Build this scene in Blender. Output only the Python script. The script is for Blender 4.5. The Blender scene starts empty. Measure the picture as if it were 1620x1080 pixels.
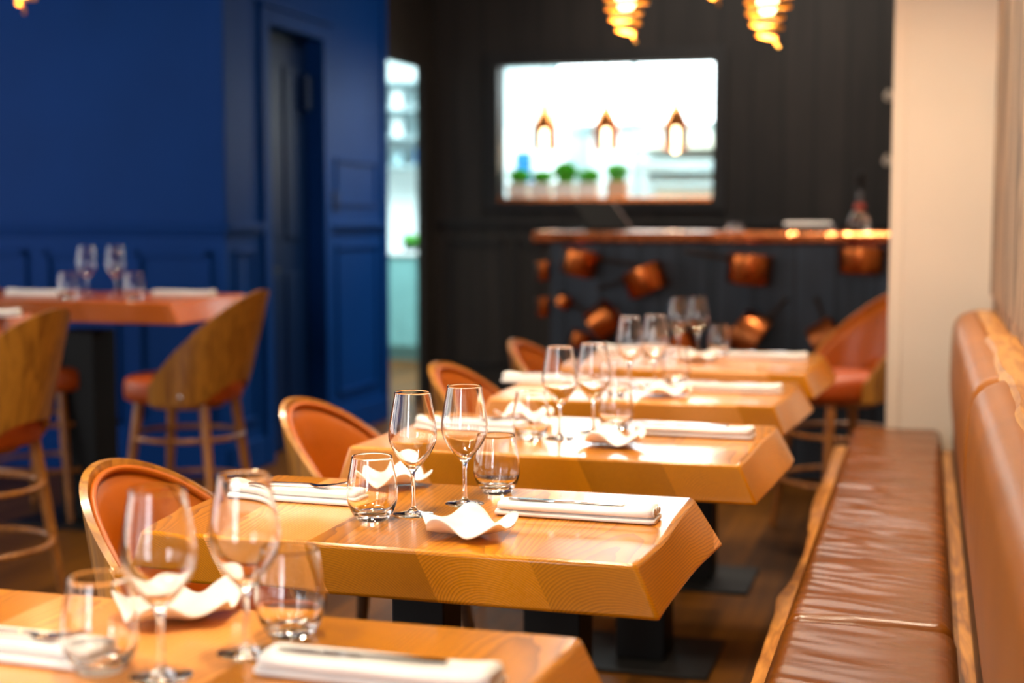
import bpy, bmesh, math, random
from mathutils import Vector, Matrix, noise
PI = math.pi
R = math.radians
scene = bpy.context.scene
col = scene.collection
random.seed(7)

# ------------------------------------------------------------------ camera
cam_d = bpy.data.cameras.new('camera')
cam = bpy.data.objects.new('camera', cam_d)
col.objects.link(cam)
YAW = math.atan(655 / 2260)
PITCH = math.atan(202 / 2260)
CAM = Vector((0, 0, 1.29))
cam.location = CAM
cam.rotation_euler = (PI / 2 - PITCH, 0, YAW)
cam_d.sensor_width = 36
cam_d.lens = 2260 / 1620 * 36
cam_d.clip_start = 0.05
cam_d.dof.use_dof = True
cam_d.dof.focus_distance = 2.52
cam_d.dof.aperture_fstop = 1.9
cam_d.dof.aperture_blades = 0
scene.camera = cam

# ------------------------------------------------------------------ world, exposure
w = bpy.data.worlds.new('world')
scene.world = w
w.use_nodes = True
bg = w.node_tree.nodes['Background']
bg.inputs['Color'].default_value = (0.85, 0.93, 1.0, 1)
bg.inputs['Strength'].default_value = 1.5
vs = scene.view_settings
vs.view_transform = 'Standard'
vs.look = 'None'
vs.gamma = 1
vs.use_curve_mapping = False
vs.exposure = 0.3
cy = scene.cycles
cy.use_denoising = True
cy.max_bounces = 14
cy.transmission_bounces = 12
cy.transparent_max_bounces = 12
cy.diffuse_bounces = 4
cy.glossy_bounces = 5
cy.sample_clamp_indirect = 0
cy.caustics_refractive = True
cy.caustics_reflective = True
cy.blur_glossy = 0.6


def area(name, loc, rot, sx, sy, power, color, spread=180):
    l = bpy.data.lights.new(name, 'AREA')
    l.shape = 'RECTANGLE'
    l.size, l.size_y = sx, sy
    l.energy = power
    l.color = color
    l.spread = R(spread)
    o = bpy.data.objects.new(name, l)
    o.location = loc
    o.rotation_euler = rot
    col.objects.link(o)
    return o


# daylight outside the street windows (behind the camera and on the left)
area('daylight_front', (-4.1, -2.95, 1.7), (R(90), 0, 0), 3.8, 2.7, 25, (1.0, 0.96, 0.9))
area('daylight_front_bright', (-1.1, -2.95, 1.7), (R(90), 0, 0), 0.9, 2.6, 80, (0.94, 0.97, 1.0))
area('daylight_side', (-6.95, 2.6, 1.75), (R(90), 0, R(-90)), 6.5, 2.8, 110, (1.0, 0.95, 0.88))
# unseen area light under the kitchen ceiling, brightens the kitchen
area('kitchen_area_light', (-3.2, 11.3, 3.05), (0, 0, 0), 4.6, 1.9, 340, (0.74, 0.97, 1.0))

# ------------------------------------------------------------------ helpers
def sr(r, g, b):
    f = lambda c: (c / 12.92 if c <= 0.04045 else ((c + 0.055) / 1.055) ** 2.4)
    return (f(r / 255), f(g / 255), f(b / 255), 1)


def tag(o, label=None, cat=None, group=None, kind=None):
    if label: o['label'] = label
    if cat: o['category'] = cat
    if group: o['group'] = group
    if kind: o['kind'] = kind
    return o


def empty(name, loc=(0, 0, 0), rz=0):
    o = bpy.data.objects.new(name, None)
    o.location = loc
    o.rotation_euler = (0, 0, rz)
    o.empty_display_size = 0.05
    col.objects.link(o)
    return o


class MB:
    def __init__(s):
        s.v = []; s.f = []

    def add(s, vs_, fs):
        n = len(s.v)
        s.v += [tuple(p) for p in vs_]
        s.f += [[i + n for i in f] for f in fs]
        return s

    def box(s, x0, x1, y0, y1, z0, z1):
        vs_ = [(x, y, z) for z in (z0, z1) for y in (y0, y1) for x in (x0, x1)]
        return s.add(vs_, [(0, 2, 3, 1), (4, 5, 7, 6), (0, 1, 5, 4), (2, 6, 7, 3), (0, 4, 6, 2), (1, 3, 7, 5)])

    def mbox(s, M, sx, sy, sz):
        vs_ = [M @ Vector((x * sx / 2, y * sy / 2, z * sz / 2)) for z in (-1, 1) for y in (-1, 1) for x in (-1, 1)]
        return s.add(vs_, [(0, 2, 3, 1), (4, 5, 7, 6), (0, 1, 5, 4), (2, 6, 7, 3), (0, 4, 6, 2), (1, 3, 7, 5)])

    def lathe(s, prof, seg=32, M=None, closed=False):
        M = M or Matrix()
        vs_ = []; idx = []
        for r, z in prof:
            if r < 1e-6:
                idx.append([len(vs_)]); vs_.append(M @ Vector((0, 0, z)))
            else:
                idx.append(list(range(len(vs_), len(vs_) + seg)))
                for k in range(seg):
                    a = 2 * PI * k / seg
                    vs_.append(M @ Vector((r * math.cos(a), r * math.sin(a), z)))
        fs = []
        pairs = list(zip(idx, idx[1:]))
        if closed: pairs.append((idx[-1], idx[0]))
        for a, b in pairs:
            for k in range(seg):
                k2 = (k + 1) % seg
                if len(a) == 1 and len(b) == 1: continue
                if len(a) == 1: fs.append((a[0], b[k2], b[k]))
                elif len(b) == 1: fs.append((a[k], a[k2], b[0]))
                else: fs.append((a[k], a[k2], b[k2], b[k]))
        return s.add(vs_, fs)

    def tube(s, pts, rad, seg=10, closed=False, sx=1.0):
        pts = [Vector(p) for p in pts]
        n = len(pts)
        rs = rad if isinstance(rad, (list, tuple)) else [rad] * n
        vs_ = []; up = None
        for i, p in enumerate(pts):
            if closed: t = pts[(i + 1) % n] - pts[i - 1]
            else: t = pts[min(i + 1, n - 1)] - pts[max(i - 1, 0)]
            t.normalize()
            if up is None:
                up = Vector((0, 0, 1)) if abs(t.z) < 0.9 else Vector((1, 0, 0))
            a = t.cross(up)
            if a.length < 1e-5: a = t.cross(Vector((0, 1, 0)))
            a.normalize(); b = a.cross(t); b.normalize()
            up = b
            for k in range(seg):
                an = 2 * PI * k / seg
                vs_.append(p + a * (rs[i] * math.cos(an) * sx) + b * (rs[i] * math.sin(an)))
        fs = []
        m = n if closed else n - 1
        for i in range(m):
            j = (i + 1) % n
            for k in range(seg):
                k2 = (k + 1) % seg
                fs.append((i * seg + k, i * seg + k2, j * seg + k2, j * seg + k))
        if not closed:
            fs.append(tuple(range(seg))[::-1]); fs.append(tuple((n - 1) * seg + k for k in range(seg)))
        return s.add(vs_, fs)

    def grid(s, fn, nu, nv, wrap_u=False):
        vs_ = [fn(i / (nu if wrap_u else nu - 1), j / (nv - 1)) for j in range(nv) for i in range(nu)]
        fs = []
        for j in range(nv - 1):
            for i in range(nu if wrap_u else nu - 1):
                i2 = (i + 1) % nu
                fs.append((j * nu + i, j * nu + i2, (j + 1) * nu + i2, (j + 1) * nu + i))
        return s.add(vs_, fs)

    def prism(s, poly, z0, z1, M=None):
        M = M or Matrix()
        n = len(poly)
        vs_ = [M @ Vector((x, y, z0)) for x, y in poly] + [M @ Vector((x, y, z1)) for x, y in poly]
        fs = [tuple(range(n))[::-1], tuple(range(n, 2 * n))] + [(i, (i + 1) % n, n + (i + 1) % n, n + i) for i in range(n)]
        return s.add(vs_, fs)

    def build(s, name, mat, parent=None, smooth=False, bevel=0, seg=2, loc=None, rz=0, merge=0, sub=0):
        me = bpy.data.meshes.new(name)
        me.from_pydata(s.v, [], s.f)
        bm = bmesh.new(); bm.from_mesh(me)
        if merge: bmesh.ops.remove_doubles(bm, verts=bm.verts, dist=merge)
        bmesh.ops.recalc_face_normals(bm, faces=bm.faces)
        bm.to_mesh(me); bm.free()
        me.materials.append(mat)
        o = bpy.data.objects.new(name, me)
        col.objects.link(o)
        if parent: o.parent = parent
        if loc is not None: o.location = loc
        if rz: o.rotation_euler = (0, 0, rz)
        if smooth or bevel:
            for p in me.polygons: p.use_smooth = True
            if not smooth or smooth == 'angle': me.set_sharp_from_angle(angle=R(42))
        if bevel:
            b = o.modifiers.new('bevel', 'BEVEL')
            b.width = bevel; b.segments = seg; b.limit_method = 'ANGLE'; b.angle_limit = R(35)
            b.harden_normals = False
        if sub:
            m = o.modifiers.new('sub', 'SUBSURF'); m.levels = sub; m.render_levels = sub
        return o


def copy_tree(o, parent=None):
    c = o.copy()
    for k in ('label', 'group'):
        if not parent and k in c: del c[k]
    col.objects.link(c)
    if parent:
        c.parent = parent
    for ch in list(o.children):
        copy_tree(ch, c)
    return c


# ------------------------------------------------------------------ materials
class NT:
    def __init__(s, name):
        s.m = bpy.data.materials.new(name)
        s.m.use_nodes = True
        s.t = s.m.node_tree
        s.b = s.t.nodes['Principled BSDF']

    def n(s, typ, inp=None, **props):
        nd = s.t.nodes.new(typ)
        for k, v in props.items(): setattr(nd, k, v)
        for k, v in (inp or {}).items():
            sock = nd.inputs[k]
            if isinstance(v, bpy.types.NodeSocket): s.t.links.new(v, sock)
            else: sock.default_value = v
        return nd

    def math(s, op, a, b=0.0, c=None):
        inp = {0: a, 1: b}
        if c is not None: inp[2] = c
        return s.n('ShaderNodeMath', inp, operation=op).outputs[0]

    def set(s, **kw):
        for k, v in kw.items():
            k = k.replace('_', ' ')
            if isinstance(v, bpy.types.NodeSocket): s.t.links.new(v, s.b.inputs[k])
            else: s.b.inputs[k].default_value = v
        return s

    def ramp(s, fac, stops):
        r = s.n('ShaderNodeValToRGB', {0: fac})
        el = r.color_ramp.elements
        while len(el) < len(stops): el.new(0.5)
        for e, (p, c) in zip(el, stops): e.position = p; e.color = c
        return r.outputs[0]

    def mix(s, f, a, b, typ='MIX'):
        m = s.n('ShaderNodeMix', data_type='RGBA', blend_type=typ)
        for i, v in ((0, f), (6, a), (7, b)):
            if isinstance(v, bpy.types.NodeSocket): s.t.links.new(v, m.inputs[i])
            else: m.inputs[i].default_value = v
        return m.outputs[2]

    def bump(s, h, strength=0.3, dist=0.002):
        b = s.n('ShaderNodeBump', {'Strength': strength, 'Distance': dist, 'Height': h})
        s.t.links.new(b.outputs[0], s.b.inputs['Normal'])
        return s

    def obj(s, scale=(1, 1, 1), rnd=True):
        tc = s.n('ShaderNodeTexCoord').outputs['Object']
        if rnd:
            oi = s.n('ShaderNodeObjectInfo').outputs['Random']
            off = s.math('MULTIPLY', oi, 23.0)
            cx = s.n('ShaderNodeCombineXYZ', {0: off, 1: off, 2: 0.0}).outputs[0]
            tc = s.n('ShaderNodeVectorMath', {0: tc, 1: cx}, operation='ADD').outputs[0]
        return s.n('ShaderNodeMapping', {'Vector': tc, 'Scale': scale}).outputs[0]


def plain(name, c, rough=0.5, metal=0, var=0.08, nscale=6, bump=0, coat=0, spec=0.5, bscale=200):
    t = NT(name)
    v = t.obj(rnd=False)
    nz = t.n('ShaderNodeTexNoise', {'Vector': v, 'Scale': nscale, 'Detail': 4.0}).outputs[0]
    dark = tuple(x * (1 - var) for x in c[:3]) + (1,)
    lite = tuple(min(1, x * (1 + var)) for x in c[:3]) + (1,)
    t.set(Base_Color=t.ramp(nz, [(0.3, dark), (0.7, lite)]), Roughness=rough, Metallic=metal, Coat_Weight=coat, Specular_IOR_Level=spec)
    if bump:
        nb = t.n('ShaderNodeTexNoise', {'Vector': v, 'Scale': bscale, 'Detail': 3.0}).outputs[0]
        t.bump(nb, bump, 0.002)
    return t.m


def ring_wood(name, light, dark, ring=0.005, board=0.19, rough=0.28, coat=0.5, rs=0.45, slant=0.5, tone=0.35):
    """Boards glued side by side along x, each with its own growth rings (solid texture)."""
    t = NT(name)
    tc = t.obj(rnd=False)
    oi = t.n('ShaderNodeObjectInfo').outputs['Random']
    sx = t.n('ShaderNodeSeparateXYZ', {0: tc})
    x, y, z = sx.outputs
    xs = t.math('ADD', x, t.math('MULTIPLY', z, slant))
    xs = t.math('ADD', xs, t.math('MULTIPLY', oi, 3.0))
    idx = t.math('FLOOR', t.math('DIVIDE', xs, board))
    wn = t.n('ShaderNodeTexWhiteNoise', {'W': t.math('ADD', idx, t.math('MULTIPLY', oi, 31.7))}, noise_dimensions='1D')
    c = t.n('ShaderNodeSeparateColor', {0: wn.outputs['Color']})
    r1, g1, b1 = c.outputs
    lx = t.math('SUBTRACT', xs, t.math('MULTIPLY', t.math('ADD', idx, 0.5), board))
    dx = t.math('SUBTRACT', lx, t.math('MULTIPLY', t.math('SUBTRACT', r1, 0.5), 0.22))
    dz = t.math('ADD', t.math('SUBTRACT', z, 0.81), t.math('ADD', t.math('MULTIPLY', g1, 0.2), 0.03))
    vec = t.n('ShaderNodeMapping', {'Vector': tc, 'Scale': (1, 0.35, 1)}).outputs[0]
    n1 = t.n('ShaderNodeTexNoise', {'Vector': vec, 'Scale': 7.0, 'Detail': 3.0, 'Roughness': 0.5}).outputs[0]
    n2 = t.n('ShaderNodeTexNoise', {'Vector': vec, 'Scale': 40.0, 'Detail': 2.0}).outputs[0]
    rr = t.math('SQRT', t.math('ADD', t.math('MULTIPLY', dx, dx), t.math('MULTIPLY', dz, dz)))
    rr = t.math('ADD', rr, t.math('MULTIPLY', n1, 0.022))
    rr = t.math('ADD', rr, t.math('MULTIPLY', n2, 0.0022))
    rr = t.math('ADD', rr, t.math('MULTIPLY', y, 0.03))
    ph = t.math('FRACT', t.math('DIVIDE', rr, ring))
    line = t.math('POWER', ph, 2.2)
    n3 = t.n('ShaderNodeTexNoise', {'Vector': tc, 'Scale': 3.5, 'Detail': 2.0}).outputs[0]
    fib = t.n('ShaderNodeTexNoise', {'Vector': t.n('ShaderNodeMapping', {'Vector': tc, 'Scale': (160, 8, 160)}).outputs[0], 'Scale': 1.0, 'Detail': 3.0}).outputs[0]
    colr = t.mix(t.math('MULTIPLY', line, rs), light, dark)
    tn = t.math('ADD', t.math('MULTIPLY', t.math('SUBTRACT', b1, 0.5), tone), t.math('MULTIPLY', t.math('SUBTRACT', n3, 0.5), 0.5))
    tn = t.math('ADD', tn, t.math('MULTIPLY', t.math('SUBTRACT', fib, 0.5), 0.15))
    hs = t.n('ShaderNodeHueSaturation', {'Hue': 0.5, 'Saturation': t.math('SUBTRACT', 1.0, t.math('MULTIPLY', tn, 0.35)), 'Value': t.math('ADD', 1.0, tn), 'Fac': 1.0, 'Color': colr})
    t.set(Base_Color=hs.outputs[0], Roughness=rough, Coat_Weight=coat, Coat_Roughness=0.16, Specular_IOR_Level=0.2)
    t.bump(line, 0.08, 0.0006)
    return t.m


def grain_wood(name, light, dark, axis='z', scale=1.0, rough=0.4, coat=0.0, contrast=1.0, bump=0.1):
    t = NT(name)
    st = {'x': (1.2, 14, 14), 'y': (14, 1.2, 14), 'z': (14, 14, 1.2)}[axis]
    v = t.obj(tuple(k * scale for k in st))
    n0 = t.n('ShaderNodeTexNoise', {'Vector': v, 'Scale': 1.0, 'Detail': 5.0, 'Distortion': 0.6}).outputs[0]
    band = t.math('FRACT', t.math('MULTIPLY', n0, 7.0))
    band = t.math('ABSOLUTE', t.math('SUBTRACT', band, 0.5))
    f = t.math('ADD', t.math('MULTIPLY', band, 0.9 * contrast), t.math('MULTIPLY', n0, 0.5))
    t.set(Base_Color=t.ramp(f, [(0.2, dark), (0.75, light)]), Roughness=rough, Coat_Weight=coat, Coat_Roughness=0.15)
    if bump: t.bump(n0, bump, 0.002)
    return t.m


def emit(name, c, s):
    t = NT(name)
    t.set(Base_Color=(0, 0, 0, 1), Emission_Color=c, Emission_Strength=s)
    return t.m


M = {}
M['table'] = ring_wood('honey slab wood', sr(234, 146, 12), sr(118, 60, 4), rs=0.62, tone=0.6, ring=0.0045, coat=0.85, rough=0.3)
M['high_table'] = ring_wood('amber slab wood', sr(198, 96, 4), sr(130, 54, 2), coat=0.12)
M['bench_wood'] = grain_wood('live edge bench wood', sr(222, 150, 70), sr(150, 88, 34), 'y', 1.2, 0.4, 0.2)
M['cap_wood'] = grain_wood('pale cap wood', sr(226, 160, 78), sr(176, 108, 44), 'y', 0.8, 0.4, 0.2)
M['dark_wood'] = grain_wood('brown bench board', sr(84, 44, 18), sr(36, 18, 8), 'y', 1.0, 0.45, 0.1)
M['shell_wood'] = grain_wood('bent oak veneer', sr(192, 128, 40), sr(138, 84, 22), 'z', 0.7, 0.38, 0.3)
M['leg_wood'] = grain_wood('oak leg wood', sr(184, 116, 42), sr(124, 70, 22), 'z', 1.5, 0.4, 0.3)
M['dark_leg'] = grain_wood('dark chair leg wood', sr(96, 62, 34), sr(48, 28, 14), 'z', 1.5, 0.4, 0.2)
M['plank'] = grain_wood('weathered wall plank', sr(200, 166, 134), sr(56, 50, 50), 'z', 0.35, 0.7, 0, 1.3, 0.4)


def leather(name, c, rough, scale=900):
    t = NT(name)
    v = t.obj(rnd=False)
    n1 = t.n('ShaderNodeTexNoise', {'Vector': v, 'Scale': 5.0, 'Detail': 5.0}).outputs[0]
    vo = t.n('ShaderNodeTexVoronoi', {'Vector': v, 'Scale': float(scale)}).outputs[0]
    d = tuple(k * 0.78 for k in c[:3]) + (1,)
    t.set(Base_Color=t.ramp(n1, [(0.3, d), (0.7, c)]), Roughness=rough, Specular_IOR_Level=0.45)
    t.bump(vo, 0.12, 0.0008)
    return t.m


M['leather'] = leather('cognac leather', sr(184, 90, 8), 0.33)
M['bench_leather'] = leather('brown bench leather', sr(168, 95, 20), 0.38, 700)
M['bench_seat'] = leather('darkened seat leather', sr(124, 66, 10), 0.24, 700)  # bench leather darkened in colour, since the back cushions catch more light
M['seat_leather'] = leather('orange seat leather', sr(184, 76, 4), 0.45)
M['steel_black'] = plain('black steel', sr(11, 10, 10), 0.5, 0, 0.1, 6, 0, 0, 0.25)
M['blue'] = plain('deep blue paint', sr(0, 53, 122), 0.55, 0, 0.06, 2, 0.03, 0, 0.1)
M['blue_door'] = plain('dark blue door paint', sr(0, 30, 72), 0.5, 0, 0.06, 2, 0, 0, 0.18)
M['white_wall'] = plain('warm white plaster', sr(234, 216, 194), 0.7, 0, 0.02, 3, 0.05)
M['ceiling'] = plain('dark ceiling paint', sr(84, 74, 66), 0.85, 0, 0.02, 2)
M['porcelain'] = plain('white porcelain', sr(244, 238, 230), 0.3, 0, 0.01, 5, 0, 0.3)
M['linen'] = plain('white linen', sr(244, 240, 236), 0.85, 0, 0.02, 30, 0.35, 0, 0.2, 900)
M['silver'] = plain('polished cutlery steel', sr(200, 195, 190), 0.14, 1)
M['brass'] = plain('brass coil', sr(232, 170, 80), 0.4, 1)
M['copper'] = plain('copper', sr(214, 118, 58), 0.27, 1, 0.15, 8)
M['copper_dull'] = plain('aged copper', sr(184, 104, 56), 0.36, 1, 0.25, 9)
M['iron'] = plain('dark iron handle', sr(58, 44, 36), 0.4, 0.8)
M['tin'] = plain('tin lining', sr(190, 180, 172), 0.3, 1)
M['kitchen_white'] = plain('kitchen white tile', sr(240, 246, 246), 0.35, 0, 0.02, 3)
M['kitchen_steel'] = plain('brushed kitchen steel', sr(176, 196, 200), 0.35, 0.7, 0.05, 3)
M['kitchen_teal'] = plain('muted teal cabinet', sr(120, 172, 172), 0.4)  # one even muted teal over the whole cabinet
M['cream'] = plain('cream kitchen counter', sr(236, 222, 200), 0.5)
M['blue_cloth'] = plain('blue cloth', sr(26, 110, 180), 0.8)
M['pot'] = plain('white planter', sr(224, 234, 230), 0.4)
M['terracotta'] = plain('clay planter', sr(206, 180, 150), 0.6)
M['bulb'] = emit('warm bulb', (1.0, 0.72, 0.36, 1), 12)
M['coil_bulb'] = emit('warm pendant bulb', (1.0, 0.66, 0.28, 1), 9)
M['lens'] = emit('downlight lens', (1.0, 0.84, 0.62, 1), 30)  # glow for the added ceiling spots
M['reflection_panel'] = emit('added panel glow', (1.0, 0.93, 0.82, 1), 4.5)  # glow for the added panel above the bar aisle
M['day_pane'] = emit('daylit frosted pane', (0.86, 0.98, 1.0, 1), 7)
M['laptop'] = plain('dark laptop shell', sr(12, 10, 10), 0.8, 0.0, 0.05, 6, 0, 0, 0.1)
M['laptop_edge'] = plain('pale laptop edge', sr(150, 120, 110), 0.3, 0.6)
M['label'] = plain('red bottle label', sr(150, 56, 44), 0.6)
M['plastic'] = plain('pale plastic', sr(190, 170, 150), 0.4)

t = NT('clear glass'); t.set(Base_Color=(1, 1, 1, 1), Roughness=0.0, IOR=1.47, Transmission_Weight=1.0); M['glass'] = t.m
t = NT('smoky bottle glass'); t.set(Base_Color=(0.35, 0.3, 0.28, 1), Roughness=0.02, IOR=1.47, Transmission_Weight=0.9); M['bottle'] = t.m
t = NT('herb leaf')
oi = t.n('ShaderNodeTexNoise', {'Vector': t.obj(rnd=False), 'Scale': 30.0}).outputs[0]
t.set(Base_Color=t.ramp(oi, [(0.3, sr(40, 150, 14)), (0.7, sr(110, 220, 40))]), Roughness=0.5, Subsurface_Weight=0.0)
M['leaf'] = t.m

# charcoal vertical boards, brushed; colour changes from board to board
def boards(name, base, rough, width, var=0.5):
    t = NT(name)
    tc = t.n('ShaderNodeTexCoord').outputs['Object']
    s_ = t.n('ShaderNodeSeparateXYZ', {0: tc})
    idx = t.math('FLOOR', t.math('DIVIDE', t.math('ADD', s_.outputs[0], s_.outputs[1]), width))
    wn = t.n('ShaderNodeTexWhiteNoise', {'W': idx}, noise_dimensions='1D').outputs['Value']
    v = t.n('ShaderNodeMapping', {'Vector': tc, 'Scale': (18, 18, 1.3)}).outputs[0]
    nz = t.n('ShaderNodeTexNoise', {'Vector': v, 'Scale': 1.0, 'Detail': 6.0, 'Distortion': 0.4}).outputs[0]
    v2 = t.n('ShaderNodeMapping', {'Vector': tc, 'Scale': (5, 5, 2)}).outputs[0]
    blot = t.n('ShaderNodeTexNoise', {'Vector': v2, 'Scale': 1.0, 'Detail': 3.0}).outputs[0]
    f = t.math('ADD', t.math('MULTIPLY', nz, 0.6), t.math('ADD', t.math('MULTIPLY', wn, 0.25), t.math('MULTIPLY', blot, 0.3)))
    d = tuple(k * (1 - var) for k in base[:3]) + (1,); l = tuple(k * (1 + var) for k in base[:3]) + (1,)
    fr = t.math('FRACT', t.math('DIVIDE', t.math('ADD', s_.outputs[0], s_.outputs[1]), width))
    seam = t.math('LESS_THAN', fr, 0.06)
    c_ = t.mix(seam, t.ramp(f, [(0.3, d), (0.8, l)]), tuple(k * 0.25 for k in base[:3]) + (1,))
    t.set(Base_Color=c_, Roughness=rough, Specular_IOR_Level=0.25)
    t.bump(t.math('SUBTRACT', nz, seam), 0.4, 0.004)
    return t.m


M['charcoal'] = boards('charred wall boards', sr(36, 30, 26), 0.6, 0.21)
M['bar_front'] = boards('slate bar boards', sr(44, 52, 62), 0.45, 0.2, 0.8)
M['charcoal_trim'] = plain('charcoal trim', sr(26, 21, 18), 0.5, 0, 0.1, 6, 0, 0, 0.3)

# floor: oak planks running along the room
t = NT('oak floor planks')
tc = t.n('ShaderNodeTexCoord').outputs['Object']
mp = t.n('ShaderNodeMapping', {'Vector': tc, 'Rotation': (0, 0, R(90))}).outputs[0]
br = t.n('ShaderNodeTexBrick', {'Vector': mp, 'Color1': sr(106, 64, 14), 'Color2': sr(72, 42, 8), 'Mortar': sr(40, 26, 16), 'Scale': 1.0, 'Mortar Size': 0.002, 'Brick Width': 1.6, 'Row Height': 0.16}, offset=0.37)
gv = t.n('ShaderNodeMapping', {'Vector': tc, 'Scale': (22, 1.2, 1)}).outputs[0]
gn = t.n('ShaderNodeTexNoise', {'Vector': gv, 'Scale': 1.0, 'Detail': 5.0}).outputs[0]
cc = t.mix(0.55, br.outputs[0], t.ramp(gn, [(0.3, (0.35, 0.35, 0.35, 1)), (0.7, (1.3, 1.3, 1.3, 1))]), 'MULTIPLY')
t.set(Base_Color=cc, Roughness=0.42, Specular_IOR_Level=0.12, Coat_Weight=0.0, Coat_Roughness=0.2)
t.bump(br.outputs['Fac'], -0.3, 0.002)
M['floor'] = t.m

t = NT('hammered copper counter')
v = t.obj(rnd=False)
vo = t.n('ShaderNodeTexVoronoi', {'Vector': v, 'Scale': 45.0}).outputs[0]
n_ = t.n('ShaderNodeTexNoise', {'Vector': v, 'Scale': 12.0, 'Detail': 4.0}).outputs[0]
t.set(Base_Color=t.ramp(n_, [(0.3, sr(150, 84, 44)), (0.7, sr(226, 140, 88))]), Roughness=0.24, Metallic=0.85)
t.bump(vo, 0.5, 0.004)
M['counter'] = t.m

FZ = -0.06      # floor level
CZ = 3.25       # ceiling level
SW = -3.4       # side wall plane x
BY = 9.77       # back wall plane y
BX = 6.54       # blue wall plane y
RW = 0.245      # right wall plane x

# ------------------------------------------------------------------ room shell
def struct(name, mb, mat, **k):
    o = mb.build(name, mat, **k)
    if o.parent is None: o['kind'] = 'structure'
    return o


struct('floor', MB().box(-7, 2.2, -2.8, 13.2, FZ - 0.1, FZ), M['floor'])
struct('ceiling', MB().box(-7, 2.2, -2.8, 13.2, CZ, CZ + 0.1), M['ceiling'])
# wall behind the camera with three street windows
wf = MB()
wins = [(-6.0, -4.3), (-3.9, -2.2), (-1.8, -0.4)]
xs = [-7] + [v for a in wins for v in a] + [RW + 0.15]
for i in range(0, len(xs), 2): wf.box(xs[i], xs[i + 1], -2.8, -2.6, FZ, CZ)
for a, b in wins:
    wf.box(a, b, -2.8, -2.6, FZ, 0.35); wf.box(a, b, -2.8, -2.6, 3.0, CZ)
struct('wall_front', wf, M['blue'])
wl = MB()
wins2 = [(-0.6, 1.4), (1.8, 3.6), (4.0, 5.6)]
ys = [-2.6] + [v for a in wins2 for v in a] + [BX]
for i in range(0, len(ys), 2): wl.box(-6.8, -6.6, ys[i], ys[i + 1], FZ, CZ)
for a, b in wins2:
    wl.box(-6.8, -6.6, a, b, FZ, 0.45); wl.box(-6.8, -6.6, a, b, 3.0, CZ)
struct('wall_left', wl, M['blue'])
k = 0
for a, b in wins:
    k += 1
    f = MB()
    for x in (a, (a + b) / 2 - 0.02, b - 0.05): f.box(x, x + 0.05, -2.75, -2.68, 0.35, 3.0)
    for z in (0.35, 1.0, 2.2, 2.95): f.box(a, b, -2.75, -2.68, z, z + 0.045)
    struct('window_%d' % k, f, M['charcoal_trim'])
for a, b in wins2:
    k += 1
    f = MB()
    for y in (a, (a + b) / 2 - 0.02, b - 0.05): f.box(-6.75, -6.68, y, y + 0.05, 0.45, 3.0)
    for z in (0.45, 1.1, 2.2, 2.95): f.box(-6.75, -6.68, a, b, z, z + 0.045)
    struct('window_%d' % k, f, M['charcoal_trim'])

# blue wall (faces the camera) and blue side wall with a recessed door, then the kitchen doorway
struct('wall_blue', MB().box(-6.8, SW, BX, BX + 0.15, FZ, CZ), M['blue'])
D0, D1, DH = 7.03, 7.74, 2.29      # blue door
K0, K1, KH = 8.77, 9.50, 2.30      # kitchen doorway
sw = MB()
sw.box(SW - 0.15, SW, BX + 0.15, D0, FZ, CZ).box(SW - 0.15, SW, D0, D1, DH, CZ)
sw.box(SW - 0.15, SW, D1, K0, FZ, CZ)
struct('wall_side', sw, M['blue'])
sd = MB()
sd.box(SW - 0.05, SW, K0, K1, KH, CZ).box(SW - 0.05, SW, K1, BY, FZ, CZ)
sd.box(SW - 0.05, SW - 0.02, K0 + 0.001, K0 + 0.012, FZ, KH)
struct('wall_passage', sd, M['charcoal'])
struct('trim_12', MB().box(SW + 0.001, SW + 0.02, K0 - 0.07, K0, FZ, CZ), M['blue'], bevel=0.004)
# door leaf
door = MB()
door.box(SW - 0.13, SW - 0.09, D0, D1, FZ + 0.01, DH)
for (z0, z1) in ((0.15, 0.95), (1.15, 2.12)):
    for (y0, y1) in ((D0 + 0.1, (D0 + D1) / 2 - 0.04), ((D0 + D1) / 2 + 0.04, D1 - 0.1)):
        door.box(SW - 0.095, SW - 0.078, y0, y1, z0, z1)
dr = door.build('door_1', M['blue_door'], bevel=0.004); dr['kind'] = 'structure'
MB().box(SW - 0.09, SW - 0.03, D1 - 0.12, D1 - 0.05, 1.88, 2.08).build('door_closer', M['blue_door'], dr, bevel=0.006)
MB().tube([(SW - 0.09, D0 + 0.09, 0.98), (SW - 0.04, D0 + 0.09, 0.98), (SW - 0.035, D0 + 0.2, 0.98)], 0.01, 8).build('door_handle', M['steel_black'], dr, smooth=True)
cas = MB()
cas.box(SW, SW + 0.025, D0 - 0.09, D0, FZ, DH + 0.09).box(SW, SW + 0.025, D1, D1 + 0.09, FZ, DH + 0.09).box(SW, SW + 0.025, D0, D1, DH, DH + 0.09)
cas.box(SW, SW + 0.04, D0 - 0.11, D1 + 0.11, DH + 0.09, DH + 0.115)
struct('trim_1', cas, M['blue'], bevel=0.005)
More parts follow.
